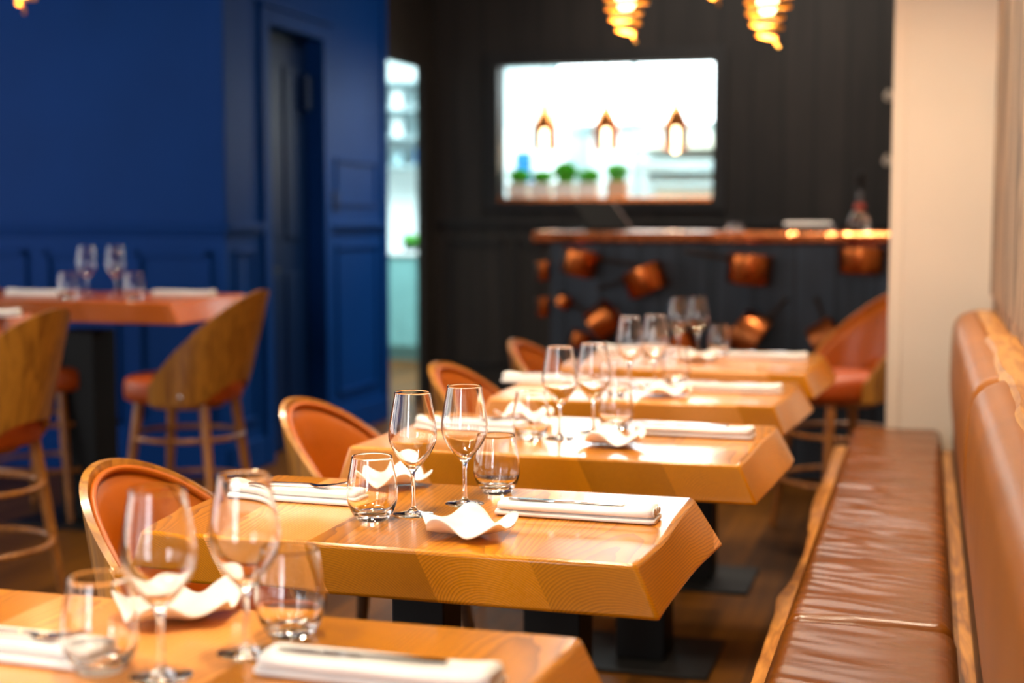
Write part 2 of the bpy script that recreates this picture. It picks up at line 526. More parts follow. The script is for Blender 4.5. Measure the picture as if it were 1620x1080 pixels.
# dado rail
struct('trim_2', MB().box(-6.6, SW, BX - 0.03, BX, 1.205, 1.24).box(-6.6, SW, BX - 0.015, BX, 1.18, 1.205), M['blue'], bevel=0.006)
r_ = MB()
for (a, b) in ((BX - 0.03, D0 - 0.09), (D1 + 0.09, K0 - 0.07)):
    r_.box(SW, SW + 0.03, a, b, 1.205, 1.24).box(SW, SW + 0.015, a, b, 1.18, 1.205)
struct('trim_3', r_, M['blue'], bevel=0.006)
struct('trim_4', MB().box(-6.6, SW, BX - 0.02, BX, FZ, 0.1), M['blue'], bevel=0.004)
struct('baseboard_side', MB().box(SW, SW + 0.02, BX, D0 - 0.09, FZ, 0.1).box(SW, SW + 0.02, D1 + 0.09, K0 - 0.07, FZ, 0.1), M['blue'], bevel=0.004)
struct('trim_5', MB().box(SW - 0.06, SW + 0.012, BX - 0.012, BX + 0.06, 1.24, CZ), M['blue'], bevel=0.006)


def frame_x(mb, x0, x1, z0, z1, y, wd=0.022, th=0.014):
    """moulding rectangle on a wall facing -y"""
    mb.box(x0, x1, y - th, y, z0, z0 + wd).box(x0, x1, y - th, y, z1 - wd, z1)
    mb.box(x0, x0 + wd, y - th, y, z0, z1).box(x1 - wd, x1, y - th, y, z0, z1)


def frame_y(mb, y0, y1, z0, z1, x, wd=0.022, th=0.014):
    mb.box(x, x + th, y0, y1, z0, z0 + wd).box(x, x + th, y0, y1, z1 - wd, z1)
    mb.box(x, x + th, y0, y0 + wd, z0, z1).box(x, x + th, y1 - wd, y1, z0, z1)


p = MB()
x = SW - 0.08
while x > -6.3:
    frame_x(p, x - 0.43, x, 0.2, 1.1, BX, 0.03, 0.018); x -= 0.54
struct('trim_6', p, M['blue'], bevel=0.003)
p = MB()
frame_y(p, BX + 0.09, D0 - 0.17, 0.2, 1.1, SW)
frame_y(p, D1 + 0.2, K0 - 0.17, 0.2, 1.1, SW)
frame_y(p, D1 + 0.2, K0 - 0.17, 1.34, 1.62, SW)
struct('trim_7', p, M['blue'], bevel=0.003)
# back wall of charred boards with the kitchen pass-through
WX0, WX1, WZ0, WZ1 = -2.925, -1.41, 1.40, 2.324
bw = MB()
bw.box(SW, WX0, BY, BY + 0.15, FZ, CZ).box(WX1, 2.1, BY, BY + 0.15, FZ, CZ)
bw.box(WX0, WX1, BY, BY + 0.15, FZ, WZ0).box(WX0, WX1, BY, BY + 0.15, WZ1, CZ)
struct('wall_back', bw, M['charcoal'])
p = MB()
for a, b, c, d in ((WX0 - 0.09, WX0, WZ0 - 0.09, WZ1 + 0.09), (WX1, WX1 + 0.09, WZ0 - 0.09, WZ1 + 0.09), (WX0, WX1, WZ1, WZ1 + 0.09), (WX0, WX1, WZ0 - 0.09, WZ0 - 0.025)):
    p.box(a, b, BY - 0.03, BY, c, d)
struct('trim_8', p, M['charcoal_trim'], bevel=0.004)
struct('trim_9', MB().box(WX0, WX1, BY - 0.05, BY + 0.5, WZ0 - 0.025, WZ0 + 0.004), M['copper'], bevel=0.004)
p = MB()
p.box(SW, 0.2, BY - 0.03, BY, 1.205, 1.245)
for a in (-3.3, -2.8, -2.3, -1.8, -1.3): frame_x(p, a, a + 0.42, 0.2, 1.1, BY, 0.03, 0.016)
struct('trim_10', p, M['charcoal_trim'], bevel=0.003)
# right wall of weathered planks and the white pier at the end of the bench
rw = MB().box(RW, RW + 0.15, -2.6, 5.66, FZ, CZ)
struct('wall_right', rw, M['plank'])
pl = MB()
yy = -2.5
while yy < 5.6:
    y2 = min(5.655, yy + 0.24); pl.box(RW - 0.012, RW, yy + 0.004, y2, 0.99, CZ); yy = y2 + 0.002
struct('trim_13', pl, M['plank'], bevel=0.004)
struct('wall_pier', MB().box(-0.089, 0.4, 5.66, 5.86, FZ, CZ).box(-0.138, -0.089, 5.685, 5.86, FZ, CZ), M['white_wall'], bevel=0.004)
struct('wall_bar_side', MB().box(2.1, 2.25, 5.86, 13.2, FZ, CZ).box(0.4, 2.25, 5.66, 5.86, FZ, CZ), M['white_wall'])
# kitchen shell
struct('wall_kitchen', MB().box(-7, 2.2, 13.0, 13.15, FZ, CZ).box(-7, -6.85, 7.5, 13, FZ, CZ).box(-7, SW - 0.15, 7.9, 8.0, FZ, CZ), M['kitchen_white'])

# ------------------------------------------------------------------ tables
def slab(name, mat, X0, X1, Y0, Y1, Z, th, flare, seed, loc, skew=0.0):
    """slab top with both ends flared outwards towards the underside and a wavy natural edge"""
    rng = random.Random(seed)
    cx, cy_ = loc[0], loc[1]
    top, bot = [], []
    NS = 10
    ph = [rng.uniform(0, 6) for _ in range(4)]
    for s in range(NS + 1):                                  # right end, front to back
        u = s / NS
        y = Y0 + (Y1 - Y0) * u + skew * (1 - u) * 0
        wv = 0.006 * math.sin(u * 4.2 + ph[0]) + 0.0012 * math.sin(u * 11 + ph[1])
        bow = 0.03 * (1 - (2 * u - 1) ** 2) * 0.3
        top.append((X1 + wv + bow * 0.4 + 0.012 * u, y))
        bot.append((X1 + flare * (0.9 + 0.25 * math.sin(u * 3 + ph[2])) + wv * 0.6 + 0.012 * u, y + (0.0 if 0 < s < NS else (-0.004 if s == 0 else -0.02))))
    for s in range(NS + 1):                                  # left end, back to front
        u = 1 - s / NS
        y = Y0 + (Y1 - Y0) * u
        wv = 0.008 * math.sin(u * 5 + ph[3]) + 0.003 * math.sin(u * 12 + ph[0])
        top.append((X0 - wv, y))
        bot.append((X0 - flare * (0.9 + 0.25 * math.sin(u * 3.3 + ph[1])) - wv * 0.6, y))
    if skew:
        f = lambda pt: (pt[0], pt[1] + skew * (pt[0] - X0) / (X1 - X0))
        top = [f(q) for q in top]; bot = [f(q) for q in bot]
    n = len(top)
    vs_ = [(x - cx, y - cy_, Z - th) for x, y in bot] + [(x - cx, y - cy_, Z) for x, y in top]
    fs = [tuple(range(n))[::-1], tuple(range(n, 2 * n))] + [(i, (i + 1) % n, n + (i + 1) % n, n + i) for i in range(n)]
    return MB().add(vs_, fs)


TBL = [  # X0, X1, Y0, Y1, post x, post w, plate (x0,x1,y0,y1), label
    (-1.30, -0.43, 1.16, 1.745, -0.86, 0.12, 'thick wooden table nearest the camera, blurred at the lower left corner'),
    (-1.295, -0.423, 2.135, 2.685, -0.86, 0.10, 'thick honey wood table in sharp focus, second from the camera'),
    (-1.275, -0.375, 3.06, 3.67, -0.84, 0.14, 'thick wooden table just behind the sharp table, third from the camera'),
    (-1.235, -0.40, 3.99, 4.575, -0.80, 0.15, 'slightly blurred wooden table between the third table and the farthest low one'),
    (-1.24, -0.383, 4.90, 5.60, -0.80, 0.15, 'farthest of the low wooden tables, right before the pan-hung bar'),
]
for i, (X0, X1, Y0, Y1, px_, pw, lab) in enumerate(TBL):
    cx, cy_ = (X0 + X1) / 2, (Y0 + Y1) / 2
    root = empty('dining_table', (cx, cy_, FZ))
    tag(root, lab, 'table', 'low dining tables along the bench')
    top = slab('tabletop', M['table'], X0, X1, Y0, Y1, 0.75 - FZ, 0.086, 0.058 if i == 1 else 0.05, 11 + i * 3, (cx, cy_), 0.06 if i == 3 else 0)
    top.build('tabletop', M['table'], root, bevel=0.007, seg=3)
    yc = cy_ - (0.06 if i > 1 else 0.0)
    MB().box(px_ - cx - pw / 2, px_ - cx + pw / 2, yc - cy_ - pw / 2, yc - cy_ + pw / 2, 0.012, 0.664).build('pedestal', M['steel_black'], root, bevel=0.004)
    MB().box(px_ - cx - 0.22, px_ - cx + 0.22, yc - cy_ - 0.19, yc - cy_ + 0.19, 0, 0.012).build('base_plate', M['steel_black'], root, bevel=0.003)

for i, (X0, X1, Y0, Y1, px_, lab) in enumerate([
        (-3.93, -2.965, 5.19, 5.86, -3.56, 'high wooden table with four glasses against the blue wall'),
        (-4.1, -3.13, 3.90, 4.50, -3.65, 'high wooden table cut off at the left edge of the photo')]):
    cx, cy_ = (X0 + X1) / 2, (Y0 + Y1) / 2
    root = empty('high_table', (cx, cy_, FZ))
    tag(root, lab, 'table', 'high tables by the blue wall')
    slab('tabletop', M['high_table'], X0, X1, Y0, Y1, 0.93 - FZ, 0.09, 0.045, 51 + i, (cx, cy_)).build('tabletop', M['high_table'], root, bevel=0.007, seg=3)
    MB().box(px_ - cx - 0.09, px_ - cx + 0.09, -0.09, 0.09, 0.012, 0.84).build('pedestal', M['steel_black'], root, bevel=0.004)
    MB().box(px_ - cx - 0.26, px_ - cx + 0.26, -0.26, 0.26, 0, 0.012).build('base_plate', M['steel_black'], root, bevel=0.003)

# ------------------------------------------------------------------ chairs and stools
def make_seat(name, high):
    """local frame: floor z=0, the sitter faces +x"""
    root = empty(name)
    hs = (0.68 if high else 0.50)
    zb = hs - 0.10
    ht = (1.04 - zb) if high else (0.838 - zb)
    P = R(104)
    wood = M['shell_wood']

    def shell_pt(u, v, off=0.0, sh=1.0):
        phi = (u * 2 - 1) * P
        cph = math.cos(phi * 90 / math.degrees(P) )
        cph = max(0.0, cph)
        arch = 0.085 * math.exp(-(phi / R(40)) ** 4) if high else 0.0
        z0 = zb + arch
        z1 = zb + 0.075 + (ht - 0.075) * (cph ** (1.0 if high else 0.75))
        z1 = zb + (z1 - zb) * 1.0
        vv = v
        z = z0 + (z1 - z0) * vv
        lean = (z - zb) / ht
        rad = (0.238 if high else 0.218) + (0.035 if high else 0.02) * lean - off
        x = -math.cos(phi) * rad - (0.085 if high else 0.06) * lean * (0.35 + 0.65 * cph)
        y = math.sin(phi) * (rad + 0.004)
        return Vector((x, y, z))
    nu, nv = 56, 14
    m = MB()
    m.grid(lambda u, v: shell_pt(u, v, 0), nu, nv)
    m.grid(lambda u, v: shell_pt(u, v, 0.016), nu, nv)
    n = nu * nv
    rim = list(range(nu)) + [j * nu + nu - 1 for j in range(1, nv)] + [(nv - 1) * nu + i for i in range(nu - 2, -1, -1)] + [j * nu for j in range(nv - 2, 0, -1)]
    L = len(rim)
    m.f += [[rim[i], rim[(i + 1) % L], n + rim[(i + 1) % L], n + rim[i]] for i in range(L)]
    sh = m.build('backrest_shell', wood, root, smooth='angle')
    # upholstered lining, puffed in the middle
    def pad(u, v):
        u2 = 0.045 + u * 0.91
        v2 = 0.05 + v * 0.89
        e = min(1.0, 9 * min(u, 1 - u)) * min(1.0, 5 * min(v, 1 - v))
        e = max(0.0, e)
        return shell_pt(u2, v2, 0.017 + 0.026 * math.sqrt(e))
    MB().grid(pad, 56, 20).build('backrest_lining', M['leather'], root, smooth=True)
    pts = [shell_pt(0.035 + 0.93 * k / 48, 0.955, 0.024) for k in range(49)]
    MB().tube(pts, 0.0075, 8).build('piping', M['leather'], root, smooth=True)
    # seat pad: rounded, slightly wider at the front
    def seat(u, v):
        a = 2 * PI * u
        prof = [(0.0, 0), (0.9, 0.0), (0.985, 0.012), (1.0, 0.04), (1.0, 0.07), (0.975, 0.092), (0.9, 0.104), (0.6, 0.11), (0.0, 0.113)]
        r, z = prof[int(round(v * (len(prof) - 1)))]
        c, s = math.cos(a), math.sin(a)
        k = (abs(c) ** 2.6 + abs(s) ** 2.6) ** (-1 / 2.6)
        rr = (0.213 if high else 0.193) * k * r
        return Vector((c * rr * 1.04 + (0.03 if c > 0 else 0.0) * c * r + 0.004, s * rr, zb - 0.005 + z))
    MB().grid(seat, 40, 9, True).build('seat', M['seat_leather'] if high else M['leather'], root, smooth=True, merge=1e-5)
    MB().lathe([(0, zb - 0.03), (0.15, zb - 0.03), (0.155, zb - 0.005), (0, zb - 0.005)], 32).build('seat_base', M['leg_wood'] if high else M['dark_leg'], root, smooth='angle')
    lm = M['leg_wood'] if high else M['dark_leg']
    sp = 0.20 if high else 0.19
    feet = []
    for sx_ in (-1, 1):
        for sy_ in (-1, 1):
            a0 = Vector((sx_ * 0.145, sy_ * 0.145, zb - 0.005)); a1 = Vector((sx_ * sp * 1.04, sy_ * sp, 0))
            feet.append((a0, a1))
            MB().tube([a0.lerp(a1, q / 4) for q in range(5)], [0.021, 0.0205, 0.0185, 0.016, 0.0125], 12).build('leg', lm, root, smooth='angle')
    if high:
        for zr, nm in ((0.43, 'footrest'), (0.23, 'stretcher_ring')):
            fr = 1 - zr / (zb)
            r0 = (0.145 + (sp - 0.145) * fr) * math.sqrt(2) * 0.985
            m = MB()
            m.tube([(r0 * math.cos(a) * 1.03, r0 * math.sin(a), zr) for a in [2 * PI * q / 40 for q in range(40)]], 0.0105, 8, closed=True)
            m.build(nm, lm, root, smooth=True)
        for sy_ in (-1, 1):
            for dx in (0.02, -0.09):
                ph_x = dx
                q = MB().lathe([(0, 0), (0.011, 0), (0.009, 0.004), (0, 0.005)], 14, Matrix.Translation((ph_x, sy_ * 0.2365, zb + 0.035)) @ Matrix.Rotation(-sy_ * PI / 2, 4, 'X'))
                q.build('screw_cap', M['silver'], root, smooth=True)
    return root


st0 = make_seat('bar_stool', True)
ch0 = make_seat('dining_chair', False)


def place(o0, first, loc, rz, label, cat, group):
    o = o0 if first else copy_tree(o0)
    o.location = loc
    o.rotation_euler = (0, 0, rz)
    tag(o, label, cat, group)
    return o


place(st0, True, (-2.96, 5.33, FZ), R(182), 'tall oak stool with full wooden back before the blue door, tucked under the high table', 'stool', 'tall shell-back stools')
place(st0, False, (-3.085, 4.08, FZ), R(180), 'tall stool cut by the left edge of the photo, wooden back towards us', 'stool', 'tall shell-back stools')
place(st0, False, (-3.78, 5.55, FZ), R(4), 'stool behind the dark pedestal, only an orange seat corner and legs showing', 'stool', 'tall shell-back stools')
place(st0, False, (-0.33, 6.16, FZ), R(216), 'tall orange leather stool half hidden by the white pier, in front of the bar', 'stool', 'tall shell-back stools')
place(ch0, True, (-1.35, 2.56, FZ), R(-8), 'rounded leather chair at the left end of the sharply focused table', 'chair', 'leather tub chairs')
place(ch0, False, (-1.405, 3.60, FZ), R(-8), 'rounded leather chair against the dark blue corner, at the third table', 'chair', 'leather tub chairs')
place(ch0, False, (-1.335, 4.62, FZ), R(-8), 'small blurred leather chair right of the bright doorway', 'chair', 'leather tub chairs')
place(ch0, False, (-1.33, 5.56, FZ), R(-8), 'farthest leather chair, only its curved back top visible before the bar', 'chair', 'leather tub chairs')

# ------------------------------------------------------------------ banquette bench
bench = empty('banquette', (0, 2.5, FZ))
tag(bench, 'long brown leather banquette with live-edge wooden front along the right wall', 'bench')
BO = Vector((0, 2.5, FZ))


def rel(v): return Vector(v) - BO


def pillow(x0, x1, y0, y1, z0, z1, nx, ny, rad, disp):
    """cushion with rounded edges; returns MB in world coordinates, z up"""
    m = MB()
    def spaced(a, b, n, r):
        e = [a + r * (1 - math.cos(PI / 2 * k / 5)) for k in range(5)]
        f = [b - (q - a) for q in e[::-1]]
        return e + [a + r + (b - a - 2 * r) * k / n for k in range(n + 1)] + f
    X = spaced(x0, x1, nx, rad); Y = spaced(y0, y1, ny, rad)
    def z(x, y):
        dx = min(x - x0, x1 - x); dy = min(y - y0, y1 - y)
        ex = max(0, rad - dx) / rad; ey = max(0, rad - dy) / rad
        e = min(1.0, math.sqrt(ex * ex + ey * ey))
        return z1 - rad + rad * math.sqrt(max(0, 1 - e * e))
    vs_ = []
    for y in Y:
        for x in X:
            zz = z(x, y)
            k = max(0.0, min(1.0, (zz - (z1 - rad)) / rad))
            vs_.append((x, y, zz + disp(x, y) * k))
    nX, nY = len(X), len(Y)
    fs = [(j * nX + i, j * nX + i + 1, (j + 1) * nX + i + 1, (j + 1) * nX + i) for j in range(nY - 1) for i in range(nX - 1)]
    rim = list(range(nX)) + [j * nX + nX - 1 for j in range(1, nY)] + [(nY - 1) * nX + i for i in range(nX - 2, -1, -1)] + [j * nX for j in range(nY - 2, 0, -1)]
    b0 = len(vs_)
    for q in rim: vs_.append((vs_[q][0], vs_[q][1], z0))
    L = len(rim)
    fs += [(rim[i], b0 + i, b0 + (i + 1) % L, rim[(i + 1) % L]) for i in range(L)]
    fs.append(tuple(b0 + i for i in range(L)))
    m.add(vs_, fs)
    return m


def wr(x, y):
    """transverse creases of a sat-on leather seat"""
    n1 = noise.noise(Vector((x * 1.3, y * 5.5, 1.7)))
    n2 = noise.noise(Vector((x * 4 + 3, y * 17 + x * 5, 4.1)))
    n3 = noise.noise(Vector((x * 7, y * 40 + x * 9, 7.3)))
    k = 0.35 + 0.65 * max(0, min(1, 1.1 - abs(y - 3.9) / 1.3))
    ridge = (1 - abs(n2) * 2.2)
    return 0.006 * n1 + k * (0.0065 * max(-0.5, ridge) + 0.003 * n3)


def build_rel(m, name, mat, **k):
    m.v = [tuple(rel(v)) for v in m.v]
    return m.build(name, mat, bench, **k)


build_rel(pillow(-0.262, 0.072, 2.875, 5.62, 0.395, 0.475, 18, 330, 0.035, wr), 'seat_cushion', M['bench_seat'], smooth=True)
build_rel(pillow(-0.262, 0.076, -0.6, 2.868, 0.395, 0.478, 18, 300, 0.035, lambda x, y: wr(x, y) * 0.8), 'seat_cushion', M['bench_seat'], smooth=True)
# live-edge front board
m = MB()
N = 150
vt = []
def edge(y): return -0.312 + 0.011 * math.sin(y * 2.1 + 0.4) + 0.007 * math.sin(y * 5.3) + 0.004 * noise.noise(Vector((0, y * 9, 0))) - 0.012 * math.exp(-((y - 3.35) / 0.09) ** 2)
for s in range(N + 1):
    y = -0.6 + 6.22 * s / N
    e = edge(y)
    vt += [(0.13, y, 0.395), (e + 0.008, y, 0.395), (e, y, 0.388), (e + 0.004 + 0.012, y, 0.352), (e + 0.02, y, 0.345), (0.13, y, 0.345)]
fs = []
for s in range(N):
    for q in range(6): fs.append((s * 6 + q, s * 6 + (q + 1) % 6, (s + 1) * 6 + (q + 1) % 6, (s + 1) * 6 + q))
fs += [tuple(range(6)), tuple(N * 6 + q for q in range(6))[::-1]]
m.add(vt, fs)
build_rel(m, 'front_edge_board', M['bench_wood'], smooth='angle')
m = MB().box(-0.22, 0.13, -0.6, 5.62, FZ, 0.345)
build_rel(m, 'bench_box', M['dark_wood'], bevel=0.004)
# board behind the seat, with its natural edge
m = MB(); vt = []; fs = []
for s in range(N + 1):
    y = -0.6 + 6.22 * s / N
    e = 0.565 + 0.02 * math.sin(y * 3.0) + 0.012 * noise.noise(Vector((y * 7, 0, 0)))
    vt += [(0.112, y, 0.36), (0.112, y, e), (0.135, y, e + 0.01), (0.135, y, 0.36)]
for s in range(N):
    for q in range(4): fs.append((s * 4 + q, s * 4 + (q + 1) % 4, (s + 1) * 4 + (q + 1) % 4, (s + 1) * 4 + q))
fs += [tuple(range(4)), tuple(N * 4 + q for q in range(4))[::-1]]
m.add(vt, fs)
build_rel(m, 'rear_board', M['dark_wood'], smooth='angle')
build_rel(MB().box(0.185, RW - 0.001, -0.6, 5.62, FZ, 0.905), 'back_frame', M['dark_wood'])


def back_pad(y0, y1, rad):
    # cushion modelled flat (x = height, z = thickness) then stood up against the wall
    base = pillow(0.0, 0.475, y0, y1, 0.0, 0.075, 20, 60, rad, lambda a, b: 0.018 * math.sin(PI * min(1, max(0, a / 0.475))) + 0.002 * noise.noise(Vector((a * 8, b * 9, 2))))
    out = []
    for a, y, t_ in base.v:
        hz = 0.465 + a
        out.append((0.190 - 0.012 * (a / 0.475) - t_ , y, hz))
    base.v = out
    return base


build_rel(back_pad(3.205, 5.45, 0.06), 'back_cushion', M['bench_leather'], smooth=True)
build_rel(back_pad(-0.4, 3.2, 0.06), 'back_cushion', M['bench_leather'], smooth=True)
for (y0, y1, zz, th, xx) in ((4.15, 5.52, 0.905, 0.034, 0.168), (-0.6, 4.145, 0.905, 0.05, 0.158)):
    vt = []; fs = []; N2 = 60
    for s in range(N2 + 1):
        y = y0 + (y1 - y0) * s / N2
        e = xx + 0.010 * noise.noise(Vector((y * 4, 3, 0))) + 0.006 * math.sin(y * 7) - (0.016 if s < 2 and y0 > 0 else 0)
        vt += [(RW - 0.001, y, zz + th), (e + 0.012, y, zz + th), (e, y, zz + th * 0.55), (e + 0.008, y, zz), (RW - 0.001, y, zz)]
    for s in range(N2):
        for q in range(5): fs.append((s * 5 + q, s * 5 + (q + 1) % 5, (s + 1) * 5 + (q + 1) % 5, (s + 1) * 5 + q))
    fs += [tuple(range(5)), tuple(N2 * 5 + q for q in range(5))[::-1]]
    build_rel(MB().add(vt, fs), 'cap_board', M['cap_wood'], smooth='angle')

# ------------------------------------------------------------------ tableware
def smooth_prof(pts, n=4):
    out = []
    for i in range(len(pts) - 1):
        p0 = pts[max(i - 1, 0)]; p1 = pts[i]; p2 = pts[i + 1]; p3 = pts[min(i + 2, len(pts) - 1)]
        for k in range(n):
            t_ = k / n
            q = []
            for d in (0, 1):
                q.append(0.5 * (2 * p1[d] + (p2[d] - p0[d]) * t_ + (2 * p0[d] - 5 * p1[d] + 4 * p2[d] - p3[d]) * t_ ** 2 + (3 * p1[d] - p0[d] - 3 * p2[d] + p3[d]) * t_ ** 3))
            out.append((max(0.0, q[0]), q[1]))
    out.append(pts[-1])
    return out


def make_wine():
    body = smooth_prof([(0.0045, 0.012), (0.0037, 0.03), (0.0036, 0.055), (0.0048, 0.074), (0.0095, 0.083), (0.021, 0.096), (0.0335, 0.113), (0.0415, 0.130), (0.0438, 0.143), (0.0425, 0.160), (0.0385, 0.184), (0.0345, 0.206), (0.0318, 0.222)])
    th = 0.0012
    inner = smooth_prof([(0.0306, 0.222), (0.0333, 0.206), (0.0373, 0.184), (0.0413, 0.160), (0.0426, 0.143), (0.0403, 0.130), (0.0323, 0.1145), (0.0198, 0.0985), (0.008, 0.0875), (0.0, 0.0855)])
    foot = [(0.0, 0.0008), (0.020, 0.0006), (0.0355, 0.0), (0.0365, 0.0008), (0.0355, 0.0018), (0.020, 0.0034), (0.010, 0.006)]
    return MB().lathe(foot + body + [(0.0312, 0.2226)] + inner, 48)


def make_tumbler():
    out_ = [(0.0, 0.002), (0.022, 0.0015), (0.027, 0.0)] + smooth_prof([(0.030, 0.003), (0.0385, 0.016), (0.0445, 0.034), (0.0455, 0.048), (0.0435, 0.070), (0.0395, 0.092), (0.0358, 0.113)])
    inn = smooth_prof([(0.0345, 0.113), (0.0382, 0.092), (0.0421, 0.070), (0.0440, 0.048), (0.0428, 0.034), (0.036, 0.020), (0.026, 0.0135), (0.012, 0.0115), (0.0, 0.011)])
    return MB().lathe(out_ + [(0.0352, 0.1136)] + inn, 48)


def make_bowl(seed, r=0.078):
    """ruffled porcelain dish: thickness 3 mm, wavy lip"""
    rng = random.Random(seed)
    ph = rng.uniform(0, 6); ph2 = rng.uniform(0, 6)
    def surf(u, v, off):
        a = 2 * PI * u
        wave = math.sin(5 * a + ph) * 0.75 + math.sin(3 * a + ph2) * 0.35
        rr = r * v * (1 + 0.10 * v * math.sin(5 * a + ph + 0.8) + 0.05 * math.sin(2 * a + ph2) * v)
        z = 0.003 + off + 0.019 * v ** 2.6 + 0.0145 * wave * v ** 3
        z = max(z, 0.0005 + off)
        return Vector((rr * math.cos(a), rr * math.sin(a), z))
    m = MB()
    nu, nv = 72, 14
    m.grid(lambda u, v: surf(u, max(v, 0.001), 0), nu, nv, True)
    m.grid(lambda u, v: surf(u, max(v, 0.001), 0.0032), nu, nv, True)
    n = nu * nv; b = (nv - 1) * nu
    m.f += [[b + i, b + (i + 1) % nu, n + b + (i + 1) % nu, n + b + i] for i in range(nu)]
    return m


def make_napkin(L=0.292, seed=0, roll_right=True):
    """folded linen: flat lower folds, a soft rolled fold on top whose end opens in a scroll"""
    m = MB()
    def slabm(x0, x1, y0, y1, z0, z1, r, amp, flare):
        nu, nv = 24, 30
        def pt(u, v):
            a = 2 * PI * u
            c, s = math.cos(a), math.sin(a)
            k = (abs(c) ** 3.5 + abs(s) ** 3.5) ** (-1 / 3.5)
            hw, hh = (y1 - y0) / 2, (z1 - z0) / 2
            x = x0 + (x1 - x0) * v
            g = 1 + flare * max(0, (v - 0.8) / 0.2) ** 2
            taper = 1.0 if 0 < v < 1 else 0.9
            y = (y0 + y1) / 2 + c * k * hw * taper + amp * noise.noise(Vector((x * 11, c * 2, seed)))
            z = (z0 + z1) / 2 + s * k * hh * g * taper + (hh * (g - 1) * 1.0) + (amp * 0.6 * noise.noise(Vector((x * 14, s, seed + 3))) if s > 0 else 0)
            return Vector((x, y, max(z, z0)))
        m.grid(pt, nu, nv, True)
        n0 = len(m.v) - nu * nv
        m.f.append([n0 + i for i in range(nu)][::-1]); m.f.append([n0 + (nv - 1) * nu + i for i in range(nu)])
    slabm(-L / 2, L / 2, -0.036, 0.036, 0.0, 0.0115, 0.003, 0.0014, 0)
    slabm(-L / 2 + 0.005, L / 2 - 0.004, -0.0365, 0.028, 0.011, 0.026, 0.003, 0.003, 0.38)
    # scroll edges at the right end
    for q, (yy, rr) in enumerate(((-0.022, 0.0095), (-0.004, 0.0085), (0.013, 0.0075))):
        pts = []
        for k in range(20):
            a = k / 19 * 2.6 * PI + q
            r_ = rr * (1 - 0.6 * k / 19)
            pts.append((L / 2 - 0.003 + 0.001 * q, yy + r_ * math.cos(a), 0.020 + r_ * math.sin(a) * 0.85))
        m.tube(pts, 0.0018, 6)
    return m


def make_knife():
    m = MB()
    prof = [(-0.105, 0.0075), (-0.09, 0.0085), (-0.03, 0.006), (-0.005, 0.0048), (0.0, 0.0085), (0.03, 0.0095), (0.075, 0.009), (0.098, 0.005), (0.106, 0.0008)]
    top = [(x, w_) for x, w_ in prof]; bot = [(x, -w_ * (1.0 if x < 0 else 0.55)) for x, w_ in prof[::-1]]
    m.prism(top + bot, 0, 0.0028)
    return m


def make_fork():
    m = MB()
    def zc(x): return 0.0015 + (0.011 * ((x - 0.03) / 0.07) ** 2 if x > 0.03 else 0.0) + (0.003 * math.sin((x + 0.1) * 16) if x < 0.03 else 0)
    def strip(pts, th=0.0022):
        # pts: (x, yc, half width)
        v = []
        for x, yc, hw in pts:
            z = zc(x)
            v += [(x, yc - hw, z), (x, yc + hw, z), (x, yc + hw, z + th), (x, yc - hw, z + th)]
        f = []
        n = len(pts)
        for i in range(n - 1):
            for q in range(4): f.append((i * 4 + q, i * 4 + (q + 1) % 4, (i + 1) * 4 + (q + 1) % 4, (i + 1) * 4 + q))
        f += [(0, 1, 2, 3), tuple((n - 1) * 4 + q for q in range(4))]
        m.add(v, f)
    strip([(-0.1, 0, 0.006), (-0.09, 0, 0.0078), (-0.05, 0, 0.006), (0.0, 0, 0.0032), (0.02, 0, 0.0035), (0.032, 0, 0.009), (0.045, 0, 0.0115), (0.055, 0, 0.0118)])
    for yc in (-0.0099, -0.0033, 0.0033, 0.0099):
        strip([(0.054, yc, 0.0019), (0.075, yc, 0.0016), (0.095, yc * 0.92, 0.0011), (0.1, yc * 0.9, 0.0006)])
    return m


protos = {}


def item(kind, builder, mat, loc, rz, label, cat, group, **k):
    if kind in protos:
        o = protos[kind].copy(); col.objects.link(o)
        for kk in ('label', 'group'):
            if kk in o: del o[kk]
    else:
        o = builder().build(kind.split('|')[0], mat, **k); protos[kind] = o
    o.location = loc; o.rotation_euler = (0, 0, rz)
    tag(o, label, cat, group)
    return o


TN = ['blurred nearest table', 'sharply focused table', 'third table', 'fourth table', 'farthest low table']
# tumbler left, wine left, wine right, tumbler right, dish front, dish back, napkin left centre, napkin right centre
LAY = [
    [(-0.930, 1.455), (-0.850, 1.455), (-0.795, 1.565), (-0.775, 1.650), None, (-0.955, 1.685), (-1.075, 1.475), (-0.600, 1.515)],
    [(-0.934, 2.332), (-0.879, 2.392), (-0.818, 2.505), (-0.792, 2.625), (-0.733, 2.262), (-1.015, 2.640), (-1.145, 2.455), (-0.588, 2.450)],
    [(-0.905, 3.285), (-0.840, 3.312), (-0.782, 3.420), (-0.745, 3.515), (-0.700, 3.255), (-0.995, 3.560), (-1.085, 3.385), (-0.535, 3.440)],
    [(-0.870, 4.10), (-0.875, 4.33), (-0.815, 4.43), (-0.762, 4.515), (-0.738, 4.19), None, (-1.160, 4.400), (-0.555, 4.335)],
    [(-0.975, 5.27), (-0.900, 5.38), (-0.838, 5.46), (-0.765, 5.525), (-0.800, 5.24), None, (-1.08, 5.46), (-0.560, 5.350)],
]
